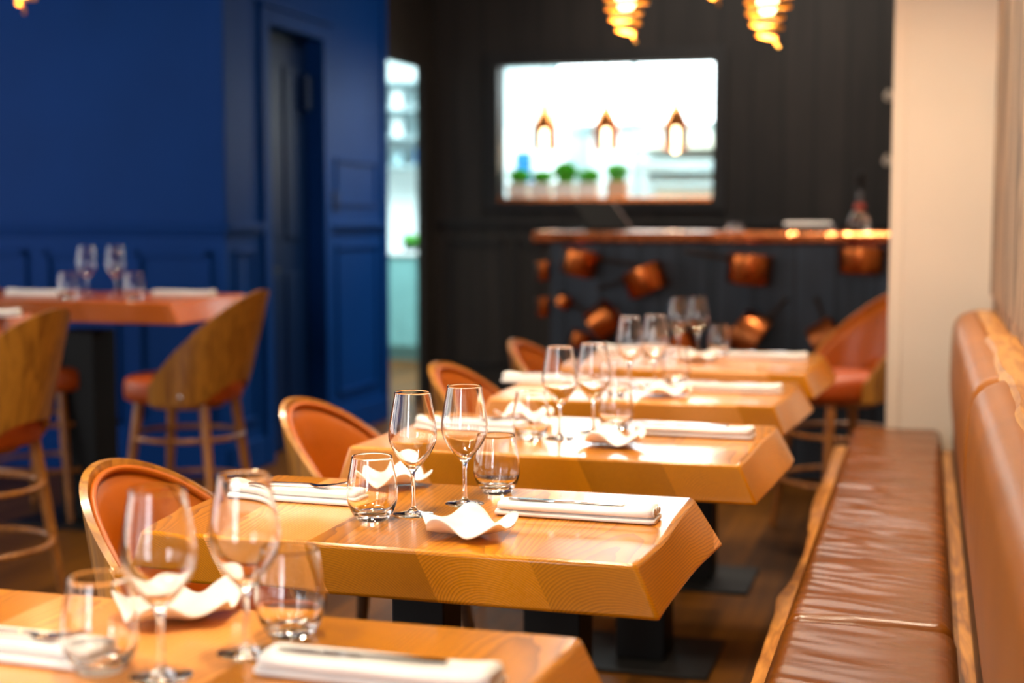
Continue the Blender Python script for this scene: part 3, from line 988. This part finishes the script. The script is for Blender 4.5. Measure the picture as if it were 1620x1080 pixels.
for i, L in enumerate(LAY):
    on = 'on the ' + TN[i]
    Z = 0.7502
    a = random.uniform
    tl, wl_, wr_, tr, bf, bb, nl, nr = L
    item('tumbler', make_tumbler, M['glass'], (tl[0], tl[1], Z), a(0, 3), 'stemless water glass left of the wine glasses ' + on, 'glass', 'stemless water glasses', smooth='angle')
    item('wine_glass', make_wine, M['glass'], (wl_[0], wl_[1], Z), a(0, 3), 'left-hand empty wine glass of the pair ' + on, 'glass', 'stemmed wine glasses', smooth='angle')
    item('wine_glass', make_wine, M['glass'], (wr_[0], wr_[1], Z), a(0, 3), 'right-hand empty wine glass of the pair ' + on, 'glass', 'stemmed wine glasses')
    item('tumbler', make_tumbler, M['glass'], (tr[0], tr[1], Z), a(0, 3), 'stemless water glass right of the wine glasses ' + on, 'glass', 'stemless water glasses')
    if bf:
        item('side_dish|f%d' % (i % 2), lambda: make_bowl(5 + i), M['porcelain'], (bf[0], bf[1], Z), R(20 + i * 47), 'wavy-edged white dish before the right-hand napkin ' + on, 'dish', 'wavy white dishes', smooth=True)
    if bb:
        item('side_dish|b%d' % (i % 2), lambda: make_bowl(9 + i), M['porcelain'], (bb[0], bb[1], Z), R(75 + i * 33), 'wavy-edged white dish behind the left-hand water glass ' + on, 'dish', 'wavy white dishes', smooth=True)
    ln = item('napkin|l', lambda: make_napkin(0.285, 2), M['linen'], (nl[0], nl[1], Z), R(180 - 2), 'folded white napkin at the chair end ' + on, 'napkin', 'folded white napkins', smooth=True)
    rn = item('napkin|r', lambda: make_napkin(0.292, 5), M['linen'], (nr[0], nr[1], Z), R(-1), 'folded white napkin at the bench end ' + on, 'napkin', 'folded white napkins', smooth=True)
    item('fork', make_fork, M['silver'], (nl[0] + 0.02, nl[1] - 0.008, Z + 0.0272), R(2), 'steel fork lying on the chair-end napkin ' + on, 'fork', 'forks on the napkins', smooth='angle')
    item('table_knife', make_knife, M['silver'], (nr[0] - 0.02, nr[1] - 0.006, Z + 0.0272), R(181), 'steel knife lying on the bench-end napkin ' + on, 'knife', 'knives on the napkins', smooth='angle')

Z = 0.9302
for (x, y, s) in ((-3.455, 5.235, 'tumbler'), (-3.505, 5.45, 'wine'), (-3.375, 5.47, 'wine'), (-3.190, 5.31, 'tumbler')):
    left = x < -3.4 if s == 'tumbler' else x < -3.45
    if s == 'wine':
        item('wine_glass', make_wine, M['glass'], (x, y, Z), 0, ('left' if left else 'right') + '-hand stemmed wine glass on the high table before the blue wall', 'glass', 'stemmed wine glasses')
    else:
        item('tumbler', make_tumbler, M['glass'], (x, y, Z), 0, ('leftmost' if left else 'rightmost') + ' stemless glass on the high table before the blue wall', 'glass', 'stemless water glasses')
item('napkin|l', None, M['linen'], (-3.76, 5.45, Z), R(180), 'folded white napkin left of the glasses on the high table', 'napkin', 'folded white napkins')
item('napkin|r', None, M['linen'], (-3.118, 5.60, Z), R(0), 'folded white napkin right of the glasses on the high table', 'napkin', 'folded white napkins')
item('napkin|r', None, M['linen'], (-3.18, 4.26, Z), R(25), 'end of a white napkin at the left photo edge, on the cut-off high table', 'napkin', 'folded white napkins')

# ------------------------------------------------------------------ spiral pendant lamps
def make_coil_lamp():
    root = empty('pendant_lamp')
    turns, hh = 12, 0.46
    vs_, fs = [], []
    n = turns * 36
    zz0 = 0.02
    for i in range(n + 1):
        q = i / n
        a = 2 * PI * turns * q
        r = 0.034 + 0.075 * min(1, q * 2.2) ** 0.85
        z = zz0 + hh * q
        wob = 0.006 * math.sin(a * 0.37)
        for (dr, dz) in ((0, -0.0085), (0.004, -0.0085), (0.004, 0.0085), (0, 0.0085)):
            vs_.append(((r + dr) * math.cos(a) + wob, (r + dr) * math.sin(a), z + dz))
    for i in range(n):
        for q in range(4): fs.append((i * 4 + q, i * 4 + (q + 1) % 4, (i + 1) * 4 + (q + 1) % 4, (i + 1) * 4 + q))
    m = MB().add(vs_, fs)
    # loose tail of the coil
    tail = [(0.03 + 0.0 * k, 0.0, 0) for k in range(1)]
    m.tube([(0.03, 0, 0.02), (0.032, -0.012, 0.008), (0.036, -0.02, -0.004), (0.046, -0.022, -0.016)], 0.005, 6, sx=1.4)
    m.build('coil_shade', M['brass'], root, smooth='angle')
    MB().lathe([(0, 0.10), (0.018, 0.105), (0.032, 0.125), (0.038, 0.15), (0.034, 0.18), (0.018, 0.215), (0.015, 0.24), (0, 0.24)], 20).build('bulb', M['coil_bulb'], root, smooth=True)
    MB().lathe([(0, 0.24), (0.02, 0.24), (0.02, 0.30), (0.008, 0.32), (0, 0.32)], 16).build('socket', M['brass'], root, smooth='angle')
    MB().tube([(0, 0, 0.31), (0, 0, 1.31)], 0.003, 6).build('cord', M['steel_black'], root)
    MB().lathe([(0, 1.29), (0.05, 1.29), (0.05, 1.31), (0, 1.315)], 20).build('ceiling_rose', M['brass'], root, smooth='angle')
    return root


lamps = [(-1.095, 5.30, 1.935, 'lit brass spiral pendant above the middle of the kitchen window'),
         (-0.575, 5.30, 1.90, 'lit brass spiral pendant above the bar, rightmost and lowest'),
         (-1.004, 7.0, 2.31, 'spiral pendant tip just showing between the two big lit ones'),
         (-3.735, 5.4, 2.165, 'spiral pendant tip at the top left corner over the high table')]
lp = make_coil_lamp()
for i, (x, y, z, lab) in enumerate(lamps):
    o = lp if i == 0 else copy_tree(lp)
    o.location = (x, y, z); o.rotation_euler = (0, 0, R(10 + 50 * i if i > 1 else 0))
    tag(o, lab, 'lamp', 'brass spiral pendants')
    for c_ in o.children:
        if c_.name.startswith('cord'):
            c_.scale.z = (CZ - 0.02 - z - 0.31) / 1.0; c_.location.z = 0.31 * (1 - c_.scale.z)
        if c_.name.startswith('ceiling_rose'):
            c_.location.z = CZ - z - 1.315
    l = bpy.data.lights.new('pendant_glow', 'POINT'); l.energy = 3; l.color = (1, 0.68, 0.36); l.shadow_soft_size = 0.04
    lo = bpy.data.objects.new('pendant_glow', l); lo.location = (x, y, z + 0.06); col.objects.link(lo)

# unseen ceiling spots added to brighten the tabletops and give glints
k = 0
for (x, y, s) in ((-1.9, 1.2, 'left of the nearest low table'), (-1.9, 3.2, 'over the aisle left of the third table'), (-2.4, 5.0, 'beside the high table'), (-0.7, 1.8, 'over the nearest low tables'),
                  (-0.7, 3.6, 'over the third and fourth tables'), (-2.4, 8.2, 'in front of the bright kitchen doorway'), (-0.3, 7.0, 'over the front edge of the bar'), (0.0, 4.6, 'over the far end of the bench')):
    f = MB().lathe([(0.055, CZ - 0.002), (0.062, CZ - 0.012), (0.08, CZ - 0.006), (0.08, CZ)], 28)
    r = empty('added_ceiling_spot', (x, y, 0))
    f.build('trim_ring', M['white_wall'], r, smooth='angle')
    MB().lathe([(0, CZ - 0.004), (0.054, CZ - 0.004), (0.054, CZ - 0.001), (0, CZ - 0.001)], 28).build('lens', M['lens'], r)
    tag(r, 'small round unseen ceiling spotlight, added for brightness, ' + s, 'ceiling light', 'added ceiling spotlights')
    l = bpy.data.lights.new('added_spot', 'SPOT'); l.energy = 185; l.color = (1, 0.83, 0.6); l.spot_size = R(95); l.spot_blend = 0.7; l.shadow_soft_size = 0.14
    lo = bpy.data.objects.new('added_spot', l); lo.location = (x, y, CZ - 0.03); col.objects.link(lo)
# unseen glowing panel over the bar aisle, added for white tabletop reflections
r = empty('added_ceiling_panel', (-1.0, 8.6, 0))
MB().box(-1.25, 1.25, -0.95, 0.65, CZ - 0.03, CZ).build('housing', M['white_wall'], r, bevel=0.004)
MB().box(-1.2, 1.2, -0.9, 0.6, CZ - 0.034, CZ - 0.03).build('lens', M['reflection_panel'], r)
tag(r, 'long glowing panel added above the view over the bar aisle for tabletop reflections', 'ceiling light')

# ------------------------------------------------------------------ bar
bar = empty('bar_counter', (-0.9, 7.6, FZ))
tag(bar, 'dark boarded bar with a hammered copper top and pans on its front', 'bar')
BXO = Vector((-0.9, 7.6, FZ))
def brel(m): m.v = [tuple(Vector(v) - BXO) for v in m.v]; return m
BF = 7.34
brel(MB().box(-1.915, 1.0, BF, 7.95, FZ, 1.135)).build('bar_front', M['bar_front'], bar, bevel=0.004)
m = MB(); vt = []; fs = []
N = 120
for s in range(N + 1):
    x = -2.0 + 3.05 * s / N
    e = 7.27 + 0.008 * noise.noise(Vector((x * 6, 0, 0))) + 0.005 * noise.noise(Vector((x * 17, 0, 5)))
    vt += [(x, e + 0.01, 1.196), (x, e, 1.185), (x, e + 0.006, 1.15), (x, e + 0.03, 1.136), (x, 8.0, 1.136), (x, 8.0, 1.196)]
for s in range(N):
    for q in range(6): fs.append((s * 6 + q, s * 6 + (q + 1) % 6, (s + 1) * 6 + (q + 1) % 6, (s + 1) * 6 + q))
fs += [tuple(range(6)), tuple(N * 6 + q for q in range(6))[::-1]]
brel(m.add(vt, fs)).build('counter_top', M['counter'], bar, smooth='angle')


def pan(x, z, ang, rad, h, hl, label, hook=1, dep=None, mat='copper', group='copper pans on the bar front', y=None):
    """saucepan fixed sideways on the boards: its axis lies in the plane of the bar front"""
    rad *= 1.12; h *= 1.1
    root = empty('saucepan', (x, (BF - rad) if y is None else y, z))
    root.rotation_euler = (0, ang, 0)
    seg = 40
    MB().lathe([(0, -h / 2), (rad * 0.93, -h / 2), (rad, -h / 2 + 0.01), (rad, h / 2 - 0.003), (rad + 0.004, h / 2), (rad - 0.003, h / 2), (rad - 0.003, -h / 2 + 0.012), (0, -h / 2 + 0.004)], seg).build('pan_body', M[mat], root, smooth='angle')
    m_ = MB()
    s_ = hook
    m_.tube([(s_ * rad * 0.98, 0, h * 0.3), (s_ * (rad + 0.04), 0, h * 0.34), (s_ * (rad + hl), 0, h * 0.42)], [0.011, 0.008, 0.010], 8)
    m_.build('handle', M['iron'], root, smooth='angle')
    for dz in (0.2, 0.36):
        MB().lathe([(0, 0), (0.006, 0), (0.004, 0.004), (0, 0.005)], 10, Matrix.Translation((s_ * rad, 0.0, h * dz)) @ Matrix.Rotation(s_ * PI / 2, 4, 'Y')).build('rivet', M[mat], root, smooth=True)
    tag(root, label, 'pan', group)
    return root


pan(-1.735, 1.035, R(12), 0.085, 0.115, 0.20, 'upper left copper saucepan on the bar front, handle to the right')
pan(-1.385, 0.95, R(-24), 0.095, 0.125, 0.14, 'copper saucepan tilted upwards to the right, below the laptop side of the bar', -1)
pan(-0.855, 1.01, R(5), 0.098, 0.13, 0.22, 'copper saucepan at the middle top of the bar front, handle to the left', -1)
pan(-0.31, 1.06, R(0), 0.10, 0.115, 0.12, 'golden copper saucepan highest on the bar front beside the white pier', 1)
pan(-1.60, 0.735, R(50), 0.085, 0.12, 0.15, 'steeply tilted copper saucepan low on the bar front, left of the wine glasses', 1)
pan(-0.86, 0.69, R(125), 0.098, 0.12, 0.15, 'tilted copper saucepan low on the bar front, right of the wine glasses', -1, mat='copper_dull')
pan(-0.47, 0.665, R(60), 0.085, 0.12, 0.12, 'dull brass-toned saucepan low on the bar front near the stool', -1, mat='copper_dull')
pan(-1.83, 0.83, R(35), 0.042, 0.055, 0.10, 'tiny copper saucepan near the lower left corner of the bar', 1)
pan(-1.735, 0.63, R(20), 0.055, 0.07, 0.10, 'small copper saucepan lowest at the left of the bar front, behind the chair tops', 1)
pan(-1.20, 0.62, R(-30), 0.07, 0.09, 0.10, 'copper saucepan showing through the wine glasses of the farthest table', 1)
for zz, rr, lab in ((0.985, 0.05, 'upper small copper pot hung on the left side of the bar'), (0.79, 0.048, 'lower small copper pot hung on the left side of the bar')):
    root = empty('hanging_pot', (-1.968, 7.42, zz))
    MB().lathe([(0, -0.05), (rr * 0.8, -0.05), (rr, -0.035), (rr, 0.05), (rr - 0.003, 0.05), (rr - 0.004, -0.03), (0, -0.044)], 28).build('pot_body', M['copper'], root, smooth='angle')
    MB().tube([(0.0, -rr, 0.03), (0.0, -rr - 0.01, 0.10), (0.02, -rr + 0.02, 0.15), (0.052, -rr + 0.03, 0.15)], 0.006, 8).build('handle', M['iron'], root, smooth=True)
    tag(root, lab, 'pot', 'small pots on the bar side')

# laptop on the bar, seen from the side
lap = empty('laptop', (-1.74, 7.66, 1.197), R(-32))
MB().box(-0.16, 0.10, -0.15, 0.17, 0, 0.016).build('keyboard_base', M['laptop'], lap, bevel=0.004)
m = MB()
Mx = Matrix.Translation((0.10, 0.01, 0.012)) @ Matrix.Rotation(R(-45), 4, 'Y')
m.mbox(Mx @ Matrix.Translation((0, 0, 0.105)), 0.008, 0.32, 0.21)
m.build('screen_lid', M['laptop'], lap, bevel=0.003)
m = MB(); m.mbox(Mx @ Matrix.Translation((0.0, 0.1625, 0.105)), 0.010, 0.005, 0.21)
m.build('lid_edge', M['laptop_edge'], lap, bevel=0.001)
tag(lap, 'dark open laptop standing on the left part of the copper bar top', 'laptop')

# bottle
bt = empty('bottle', (-0.335, 7.55, 1.1965))
MB().lathe([(0, 0), (0.052, 0), (0.058, 0.01), (0.057, 0.05), (0.045, 0.085), (0.022, 0.115), (0.015, 0.14), (0.0145, 0.21), (0.0, 0.21)], 28).build('bottle_body', M['bottle'], bt, smooth='angle')
MB().lathe([(0.0265, 0.112), (0.029, 0.118), (0.028, 0.142), (0.0165, 0.146), (0.0165, 0.115)], 28, closed=True).build('neck_band', M['label'], bt, smooth='angle')
MB().lathe([(0, 0.209), (0.0165, 0.209), (0.0175, 0.265), (0.021, 0.272), (0.021, 0.30), (0, 0.304)], 20).build('stopper', M['steel_black'], bt, smooth='angle')
tag(bt, 'dark squat liquor bottle with red neck band on the bar beside the pier', 'bottle')
# tray of folded cloths and small glasses
tr = empty('towel_tray', (-0.60, 7.62, 1.1965))
MB().box(-0.13, 0.13, -0.06, 0.06, 0, 0.03).build('tray', M['steel_black'], tr, bevel=0.004)
MB().box(-0.12, 0.12, -0.05, 0.05, 0.03, 0.05).build('folded_cloth', M['linen'], tr, bevel=0.006)
tag(tr, 'dark tray with a folded pale cloth on the bar left of the bottle', 'tray')
for x in (-0.94, -0.99):
    item('shot_glass', lambda: MB().lathe([(0, 0), (0.019, 0), (0.023, 0.045), (0.0215, 0.045), (0.0175, 0.008), (0, 0.008)], 20), M['glass'], (x, 7.52, 1.1965), 0, 'small clear shot glass on the bar, ' + ('right' if x > -0.96 else 'left') + ' one of two', 'glass', 'shot glasses on the bar', smooth='angle')
item('shot_glass', None, M['glass'], (-0.47, 7.5, 1.1965), 0, 'small clear glass on the bar, just left of the bottle', 'glass', 'small glasses beside the bottle')
item('shot_glass', None, M['glass'], (-0.53, 7.5, 1.1965), 0, 'small clear glass in front of the folded cloth tray', 'glass', 'small glasses beside the bottle')
for z, nm in ((2.055, 'upper'), (1.635, 'lower')):  # invented knobs that stand in for two small pinkish light spots
    h = empty('spot_knob', (-0.262, BY, z))
    MB().lathe([(0, 0), (0.03, 0), (0.03, 0.012), (0, 0.014)], 20, Matrix.Rotation(PI / 2, 4, 'X')).build('plate', M['plastic'], h, smooth='angle')
    MB().tube([(0, -0.012, 0), (0, -0.06, 0.0), (0, -0.08, 0.03)], 0.014, 8).build('peg', M['plastic'], h, smooth=True)
    tag(h, nm + ' pale knob standing in for a pinkish light spot on the dark wall at the edge of the white pier', 'hook', 'pale stand-in knobs by the pier')
sw_ = MB().box(SW, SW + 0.012, 7.9, 7.98, 1.31, 1.42)
tag(sw_.build('light_switch', M['blue_door'], bevel=0.003), 'small blue light switch on the blue wall right of the door', 'switch')

# ------------------------------------------------------------------ kitchen seen through the openings
def herb(x, potw, poth, zp, mat, spread, n, hgt, lab, seed, y=9.98):
    root = empty('herb_planter', (x, y, WZ0 + 0.0045))
    rng = random.Random(seed)
    MB().add([(-potw / 2 * .9, -.06, 0), (potw / 2 * .9, -.06, 0), (potw / 2 * .9, .06, 0), (-potw / 2 * .9, .06, 0),
              (-potw / 2, -.07, poth), (potw / 2, -.07, poth), (potw / 2, .07, poth), (-potw / 2, .07, poth)],
             [(3, 2, 1, 0), (4, 5, 6, 7), (0, 1, 5, 4), (1, 2, 6, 5), (2, 3, 7, 6), (3, 0, 4, 7)]).build('pot', mat, root, bevel=0.006)
    m = MB()
    for _ in range(n):
        a = rng.uniform(0, 2 * PI); r = math.sqrt(rng.random())
        bx, by = (spread - 0.004) * r * math.cos(a), 0.07 * r * math.sin(a)
        h_ = 1.4 * hgt * (1 - 0.3 * r * r) * rng.uniform(0.6, 1.1)
        L_ = 0.018; tilt = rng.uniform(0.2, 1.2); d = rng.uniform(0, 2 * PI)
        c = Vector((bx, by, poth - 0.005 + h_))
        ax = Vector((math.cos(d) * math.sin(tilt), math.sin(d) * math.sin(tilt), math.cos(tilt)))
        sd_ = ax.cross(Vector((0, 0, 1))); sd_.normalize()
        m.add([c - ax * L_, c + sd_ * L_ * 0.5, c + ax * L_, c - sd_ * L_ * 0.5, c + ax.cross(sd_) * 0.004], [(0, 1, 4), (1, 2, 4), (2, 3, 4), (3, 0, 4)])
        m.add([(bx * .6, by * .6, poth - 0.01), (bx * .6 + .003, by * .6, poth - 0.01), tuple(c)], [(0, 1, 2)])
    m.build('herb_leaves', M['leaf'], root)
    tag(root, lab, 'plant', 'herb planters on the pass')
    return root


herb(-2.838, 0.150, 0.105, 0, M['pot'], 0.085, 420, 0.07, 'leftmost low green herb planter on the kitchen pass', 1)
herb(-2.667, 0.150, 0.105, 0, M['pot'], 0.080, 420, 0.06, 'second white herb planter from the left on the kitchen pass', 2)
herb(-2.495, 0.150, 0.105, 0, M['pot'], 0.090, 520, 0.10, 'third herb planter from the left, its greens tallest of the four low ones', 3)
herb(-2.323, 0.150, 0.105, 0, M['pot'], 0.085, 420, 0.065, 'fourth low herb planter, just left of the bushier one', 4)
herb(-2.115, 0.15, 0.115, 0, M['terracotta'], 0.085, 300, 0.085, 'bushy dark green herb in a beige pot, rightmost on the pass', 5)


def heat_lamp():
    root = empty('heat_lamp')
    MB().lathe([(0.092, 0.13), (0.096, 0.13), (0.096, 0.155), (0.05, 0.26), (0.03, 0.285), (0.034, 0.31), (0.022, 0.335), (0.0, 0.34), (0.0, 0.33), (0.045, 0.255), (0.092, 0.152)], 36, closed=True).build('lamp_cap', M['copper'], root, smooth='angle')
    m = MB()
    for q in range(4):
        m.grid(lambda u, v: Vector((0.093 * math.cos(PI / 2 * q + (u - 0.5) * 1.1), 0.093 * math.sin(PI / 2 * q + (u - 0.5) * 1.1), -0.02 + 0.16 * v)), 8, 2)
        m.grid(lambda u, v: Vector((0.089 * math.cos(PI / 2 * q + (u - 0.5) * 1.1), 0.089 * math.sin(PI / 2 * q + (u - 0.5) * 1.1), -0.02 + 0.16 * v)), 8, 2)
    m.lathe([(0.088, -0.025), (0.096, -0.025), (0.096, -0.01), (0.088, -0.01)], 36, closed=True)
    ob = m.build('lamp_cage', M['copper_dull'], root, smooth='angle'); ob.rotation_euler.z = R(57)
    MB().lathe([(0, -0.05), (0.018, -0.045), (0.027, -0.02), (0.028, 0.06), (0.022, 0.12), (0.0, 0.14)], 24).build('bulb', M['bulb'], root, smooth=True)
    MB().tube([(0, 0, 0.30), (0, 0, 1.42)], 0.005, 6).build('cord', M['steel_black'], root)
    return root


hl = heat_lamp()
for i, (x, nm) in enumerate(((-2.80, 'left'), (-2.325, 'middle'), (-1.80, 'right'))):
    o = hl if i == 0 else copy_tree(hl)
    o.location = (x, 10.55, 1.79)
    tag(o, nm + ' copper heat lamp of the three glowing in the kitchen window', 'lamp', 'copper heat lamps over the pass')
    for c_ in o.children:
        if c_.name.startswith('cord'): c_.scale.z = (CZ - 2.10) / 1.12; c_.location.z = 0.30 * (1 - c_.scale.z)
    l = bpy.data.lights.new('heat_glow', 'POINT'); l.energy = 5; l.color = (1, 0.7, 0.4); l.shadow_soft_size = 0.03
    lo = bpy.data.objects.new('heat_glow', l); lo.location = (x, 10.55, 1.74); col.objects.link(lo)

# rear kitchen cabinets along the far wall, shelves, hood
kc = empty('kitchen_cabinet', (-4.8, 12.6, FZ))
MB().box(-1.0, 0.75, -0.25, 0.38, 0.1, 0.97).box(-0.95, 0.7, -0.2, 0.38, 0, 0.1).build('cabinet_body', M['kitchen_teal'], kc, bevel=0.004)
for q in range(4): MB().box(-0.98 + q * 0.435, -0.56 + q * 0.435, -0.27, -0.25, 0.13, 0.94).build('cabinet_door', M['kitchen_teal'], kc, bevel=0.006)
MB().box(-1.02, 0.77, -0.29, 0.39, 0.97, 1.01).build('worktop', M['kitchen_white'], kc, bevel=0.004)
tag(kc, 'pale kitchen base cabinet seen through the doorway', 'cabinet')
kp = herb(-4.60, 0.12, 0.06, 0, M['steel_black'], 0.10, 300, 0.06, 'green herb pot on the kitchen worktop seen through the doorway', 9, 12.5)
kp.location.z = 0.951; kp['group'] = 'herb pot behind the doorway'
sh = empty('kitchen_shelf', (-4.5, 12.8, 0))
for z in (1.72, 1.98, 2.24, 2.5): MB().box(-0.75, 0.6, -0.2, 0.19, z, z + 0.03).build('shelf_board', M['kitchen_steel'], sh, bevel=0.003)
for x in (-0.75, 0.57): MB().box(x, x + 0.03, -0.2, 0.19, 1.6, 2.75).build('shelf_post', M['kitchen_steel'], sh)
tag(sh, 'steel shelf of kitchenware high behind the doorway', 'shelf')
rng = random.Random(3)
cols_ = [M['kitchen_white'], M['kitchen_steel'], M['blue_cloth'], M['kitchen_white']]
for zi, z in enumerate((1.75, 2.01, 2.27)):
    for q in range(5):
        hgt = rng.uniform(0.09, 0.19); rr = rng.uniform(0.045, 0.07)
        o = MB().lathe([(0, 0), (rr * 0.9, 0), (rr, 0.01), (rr, hgt), (rr * 1.05, hgt + 0.006), (rr * 0.5, hgt + 0.02), (0, hgt + 0.022)], 20).build('storage_jar', cols_[(q + zi) % 4 if zi == 0 else (0 if q % 2 else 1)], smooth='angle', loc=(-5.05 + q * 0.22, 12.78, z + 0.0005))
        tag(o, 'storage jar on the ' + ('lowest', 'middle', 'top')[zi] + ' filled kitchen shelf, ' + ('leftmost', 'second from left', 'central', 'fourth from left', 'rightmost')[q], 'jar', 'storage jars on the kitchen shelf')
# high daylight window of the kitchen, above its long shelf
f = MB()
f.box(-3.35, 0.8, 12.93, 13.0, 2.06, 2.12).box(-3.35, 0.8, 12.93, 13.0, 3.12, 3.17)
for x in (-3.35, -2.62, -1.2, 0.2, 0.75): f.box(x, x + 0.05, 12.93, 13.0, 2.12, 3.12)
kw = struct('window_7', f, M['kitchen_steel'])
MB().box(-3.3, 0.75, 12.965, 12.985, 2.12, 3.12).build('pane', M['day_pane'], kw)
rk = empty('plate_shelf', (-1.9, 12.6, 0))
for z, mt in ((1.86, 'cream'), (1.66, 'kitchen_steel')): MB().box(-0.6, 2.2, -0.2, 0.38, z, z + 0.09).build('shelf_board', M[mt], rk, bevel=0.004)
for x in (-0.6, 2.15): MB().box(x, x + 0.05, -0.15, -0.1, FZ, 2.05).build('shelf_post', M['kitchen_steel'], rk)
tag(rk, 'long cream and steel shelf at the back right of the kitchen', 'shelf')
kr = empty('kitchen_range', (-1.6, 12.3, FZ))
MB().box(-0.6, 2.3, -0.4, 0.1, 0.05, 1.55).build('range_body', M['cream'], kr, bevel=0.006)
MB().box(-0.62, 2.32, -0.42, 0.12, 1.55, 1.6).build('range_top', M['kitchen_steel'], kr, bevel=0.005)
for x in (-0.55, 2.2): MB().box(x, x + 0.05, -0.35, -0.3, 0, 0.05).build('foot', M['steel_black'], kr)
tag(kr, 'pale kitchen unit at the lower right of the kitchen window', 'kitchen unit')
fr_ = empty('kitchen_fridge', (-3.45, 12.55, FZ))
MB().box(-0.42, 0.42, -0.35, 0.4, 0.04, 2.15).build('fridge_body', M['kitchen_steel'], fr_, bevel=0.01)
MB().box(-0.41, -0.005, -0.37, -0.35, 0.08, 2.12).build('fridge_door', M['kitchen_white'], fr_, bevel=0.006)
MB().box(0.005, 0.41, -0.37, -0.35, 0.08, 2.12).build('fridge_door', M['kitchen_white'], fr_, bevel=0.006)
for x in (-0.04, 0.03): MB().tube([(x, -0.37, 1.0), (x, -0.40, 1.02), (x, -0.40, 1.5), (x, -0.37, 1.52)], 0.008, 8).build('fridge_handle', M['silver'], fr_, smooth=True)
for x in (-0.38, 0.34): MB().box(x, x + 0.04, -0.3, -0.26, 0, 0.04).build('foot', M['steel_black'], fr_)
tag(fr_, 'tall pale steel fridge at the left of the kitchen window', 'fridge')
ap = MB().grid(lambda u, v: Vector((-0.07 + 0.14 * u, -0.02 + 0.012 * math.sin(u * 15) * (1 - v * 0.5), -0.28 + 0.28 * v)), 16, 10)
ap.grid(lambda u, v: Vector((-0.07 + 0.14 * u, -0.012 + 0.012 * math.sin(u * 15) * (1 - v * 0.5), -0.28 + 0.28 * v)), 16, 10)
tag(ap.build('kitchen_towel', M['blue_cloth'], smooth=True, loc=(-3.42, 12.175, 1.83)), 'blue cloth hanging on the fridge front at the kitchen window left', 'cloth')
